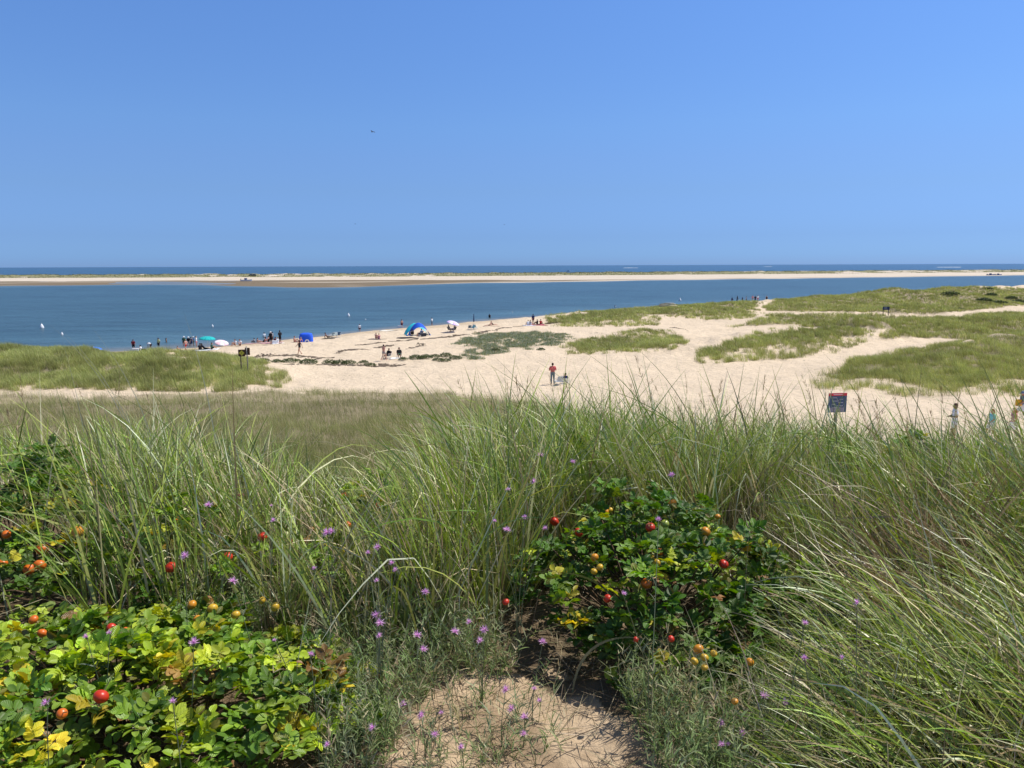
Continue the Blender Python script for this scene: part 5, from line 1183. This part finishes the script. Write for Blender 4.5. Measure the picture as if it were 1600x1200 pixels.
def info_sign():
    p = by_top(1309, 614, 1.95); x, y, z = p; s = y/1200; W = 31*s; H = 31*s; T = 1.95
    r = empty('information_sign', (x, y, z), A(8)); tag(r, 'blue and grey information sign with red top band on a grey post behind the grass', 'sign')
    MB().box((.0, .05, (T-.1)/2-.1), (.13, .09, T)).build('post', plain('sign_post_grey', (.22, .23, .22), .8, .1, .3), r)
    MB().box((0, -.02, T-H/2), (W, .03, H)).build('board', plain('sign_blue', (.045, .085, .17), .5, .4, .3), r)
    MB().box((0, -.04, T-H*.07), (W*.995, .012, H*.14)).build('red_band', plain('sign_red', (.60, .03, .06), .5, .4, .1), r)
    MB().box((.0, -.049, T-H*.07), (W*.5, .006, H*.05)).build('pale_line', plain('sign_pink', (.75, .45, .48)), r)
    ln = MB(); yy = T-H*.24
    for k, (a, w) in enumerate(((-.22, .4), (.25, .3), (-.15, .55), (.2, .45), (-.28, .3), (.15, .6), (-.1, .7))): ln.box((a*W*.8, -.04, yy-k*H*.085), (w*W*.62, .008, H*.028))
    ln.build('text_lines', plain('sign_pale', (.42, .44, .50), .6, .3), r)
    MB().box((-W*.02, -.038, T-H*.86), (W*.8, .006, H*.20)).build('lower_panel', plain('sign_lower', (.22, .22, .30), .6, .3, .3), r)
info_sign()

# driftwood, boats and birds
def drift():
    y = 160.; x = float(ray(1044, 477)[0]*y); z = float(zfun(x, y))+.55; r = empty('driftwood_pile', (x, y, z)); tag(r, 'pale bleached driftwood beams on the crest left of the far group', 'driftwood'); m = plain('bleached_wood', (.55, .47, .33), .9, .1, .2)
    for a, b, t in (((-2.6, 0, .5), (2.2, .2, .75), .16), ((-2.3, .3, .8), (1.4, .1, 1.05), .13), ((-1.2, -.3, 1.05), (1.8, .2, .95), .11), ((-2.4, -.2, .25), (2.6, 0, .3), .18)): MB().tube([a, Vector(a).lerp(Vector(b), .5)+Vector((0, 0, .08)), b], t, 7, t*.7).build('beam', m, r, True)
    r.scale = (.75,)*3
drift()
def boat(px, py, L, col, label, cab=True, on_land=False):
    v = ray(px, py); t = -CAMZ/v[2]; x, y = v[0]*t, t
    if on_land: x, y, z_ = ground_at(px, py, lo=380, hi=1200); z = z_
    else: z = 0
    r = empty('boat', (x, y, z), A(3), L/6.); tag(r, label, 'boat')
    V = []; F = []; n = 12
    for i in range(n+1):
        t = i/n; xx = -3+6*t; w = .95*(1-max(0, (t-.45)/.55)**2.2)+.02; k = .10+.35*max(0, (t-.6)/.4)**2
        V += [(xx, -w, .75+k), (xx, -w*.8, .1), (xx, 0, -.3+k*.5), (xx, w*.8, .1), (xx, w, .75+k)]
    for i in range(n):
        for j in range(4): F.append((i*5+j, i*5+j+1, (i+1)*5+j+1, (i+1)*5+j))
        F.append((i*5+4, i*5, (i+1)*5, (i+1)*5+4))
    F.append((0, 1, 2, 3, 4)); MB().add(V, F).build('hull', plain('boat_hull', col, .4, .5), r)
    if cab: MB().box((-.3, 0, 1.25), (1.3, 1.1, .9)).build('cabin', plain('boat_cabin', (.10, .14, .25)), r); MB().box((-2.9, 0, .9), (.3, .4, .9)).build('motor', plain('boat_motor', (.05, .05, .06)), r)
boat(1548, 430.5, 8, (.03, .06, .20), 'dark blue motor boat at the far right shore of the sandbar'); boat(1560, 430.3, 7, (.05, .08, .25), 'second blue boat moored just right of the first')
boat(385, 439.5, 9, WH, 'white boat stranded on the far tidal flat', True, True); boat(888, 424.6, 9, WH, 'tiny white boat on the ocean beyond the sandbar')
def truck(px, py, label):
    x, y, z = ground_at(px, py, lo=380, hi=1200); r = empty('parked_truck', (x, y, z), A(80)); tag(r, label, 'truck', 'vehicles on the far sandbar')
    o = MB().box((0, 0, .75), (1.9, 4.8, .75)).build('body', plain('truck_paint', (.05, .06, .08), .4, .5), r); b = o.modifiers.new('b', 'BEVEL'); b.width = .15; MB().box((0, -.2, 1.45), (1.7, 2.4, .7)).build('cabin', plain('truck_glass', (.06, .08, .10), .2, .5), r)
    w = MB()
    for sx in (-.9, .9):
        for sy in (-1.5, 1.5): w = MB().capsule((sx-.08, sy, .4), (sx+.08, sy, .4), .4, .4, 14, 2); w.build('wheel', plain('tyre', (.02, .02, .02)), r)
truck(392, 431, 'dark vehicle on the crest of the far sandbar above the stranded boat'); truck(397, 431, 'dark vehicle parked just right of the first on the far sandbar')
def bird(px, py, D, s, label, roll=0):
    v = ray(px, py); p = CP+v*D; r = empty('gull', tuple(p), A(70), s); r.rotation_euler = (0, roll, A(70)); tag(r, label, 'bird', 'birds in the sky'); m = plain('gull_feather', (.10, .11, .13))
    b = MB().capsule((0, -.18, 0), (0, .14, 0), .045, .06).capsule((0, .14, .01), (0, .22, .02), .045, .03).capsule((0, .24, .015), (0, .29, .01), .012, .005); b.capsule((0, -.2, 0), (0, -.34, .0), .035, .02); b.build('body', m, r, True)
    for sx in (-1, 1):
        V = []; F = []
        for i, (a, z_, y0, y1) in enumerate(((.03, .02, .09, -.07), (.25, .12, .12, -.05), (.48, .10, .06, -.06), (.70, .02, -.06, -.10))): V += [(sx*a, y0, z_+.008), (sx*a, y1, z_), (sx*a, (y0+y1)/2, z_-.012)]
        for i in range(3):
            for j in range(3): F.append((i*3+j, i*3+(j+1) % 3, (i+1)*3+(j+1) % 3, (i+1)*3+j))
        MB().add(V, F).build('wing', m, r, True)
bird(582, 206, 120, 1.0, 'dark bird gliding high above the water, largest in the sky', .1); bird(555, 350, 260, .8, 'speck of a bird low in the sky left of centre'); bird(788, 351, 260, .8, 'speck of a bird low in the sky at the centre')
def surf():
    mb = MB()
    def foam(px, py, w, d, dz=.25):
        v = ray(px, py); t = -CAMZ/v[2]; x, y = v[0]*t, t; n = 24; V = []; F = []
        for i in range(n+1):
            a = i/n; ww = d*math.sin(PI*a)*random.uniform(.5, 1)+.3; xx = x-w/2+w*a; yy = y+8*math.sin(a*7+px)
            V += [(xx, yy-ww, .03), (xx, yy, dz*2+random.uniform(0, .4)), (xx, yy+ww, .03)]
        for i in range(n): F.extend([(i*3, i*3+3, i*3+4, i*3+1), (i*3+1, i*3+4, i*3+5, i*3+2)])
        mb.add(V, F)
    for a in ((1476, 417.6, 60, 30), (1493, 417.6, 30, 30), (985, 418.6, 60, 20), (1200, 416.5, 50, 12)): foam(*a)
    o = mb.build('surf_foam', plain('sea_foam', (.75, .78, .8), .8, .2), None, True); tag(o, 'thin white lines of surf breaking beyond the far sandbar', 'surf', kind='stuff')
surf()

# ------------------------------------------------------------------ light
SUN_EL = math.radians(58); SUN_AZ = math.radians(72)
EXPO = .25
# sky tint by height above the horizon (z of the view direction)
SKY_TINT = [(0.0, (.32, .575, 1.36)), (.012, (.315, .58, 1.33)), (.036, (.33, .54, 1.14)), (.092, (.45, .62, 1.02)), (.13, (.52, .69, 1.06)), (.168, (.57, .77, 1.12)), (.305, (.66, .91, 1.30)), (.6, (.74, .82, .95)), (1.0, (.68, .72, .82))]
def world():
    w = bpy.data.worlds.new('World'); scene.world = w; w.use_nodes = True; nt = w.node_tree; N = nt.nodes; Lk = nt.links
    bg = N['Background']; sk = N.new('ShaderNodeTexSky'); sk.sky_type = 'NISHITA'; sk.sun_disc = False
    sk.sun_elevation = SUN_EL; sk.sun_rotation = SUN_AZ; sk.air_density = 1.0; sk.dust_density = .3; sk.ozone_density = 3.0; sk.altitude = 0
    tc = N.new('ShaderNodeTexCoord'); sp = N.new('ShaderNodeSeparateXYZ'); Lk.new(tc.outputs['Generated'], sp.inputs[0])
    rp = N.new('ShaderNodeValToRGB'); cr = rp.color_ramp
    while len(cr.elements) < len(SKY_TINT): cr.elements.new(.5)
    for e, (p, c) in zip(cr.elements, SKY_TINT): e.position = p; e.color = (*[v/2 for v in c], 1)
    Lk.new(sp.outputs['Z'], rp.inputs['Fac'])
    mx = N.new('ShaderNodeVectorMath'); mx.operation = 'MULTIPLY'; Lk.new(sk.outputs[0], mx.inputs[0]); Lk.new(rp.outputs[0], mx.inputs[1])
    sc = N.new('ShaderNodeVectorMath'); sc.operation = 'SCALE'; sc.inputs['Scale'].default_value = 2.0; Lk.new(mx.outputs[0], sc.inputs[0]); Lk.new(sc.outputs[0], bg.inputs['Color'])
    bg.inputs['Strength'].default_value = .1
world()
sd = bpy.data.lights.new('sun', 'SUN'); so = bpy.data.objects.new('sun', sd); C.objects.link(so)
sd.energy = 4.5; sd.angle = math.radians(.53); sd.color = (1, .95, .87)
so.location = (60, 20, 90)
so.rotation_euler = Vector((-math.sin(SUN_AZ)*math.cos(SUN_EL), -math.cos(SUN_AZ)*math.cos(SUN_EL), -math.sin(SUN_EL))).to_track_quat('-Z', 'Y').to_euler()
scene.view_settings.view_transform = 'Standard'; scene.view_settings.look = 'None'; scene.view_settings.exposure = EXPO; scene.view_settings.gamma = 1
scene.cycles.max_bounces = 6; scene.cycles.transparent_max_bounces = 4
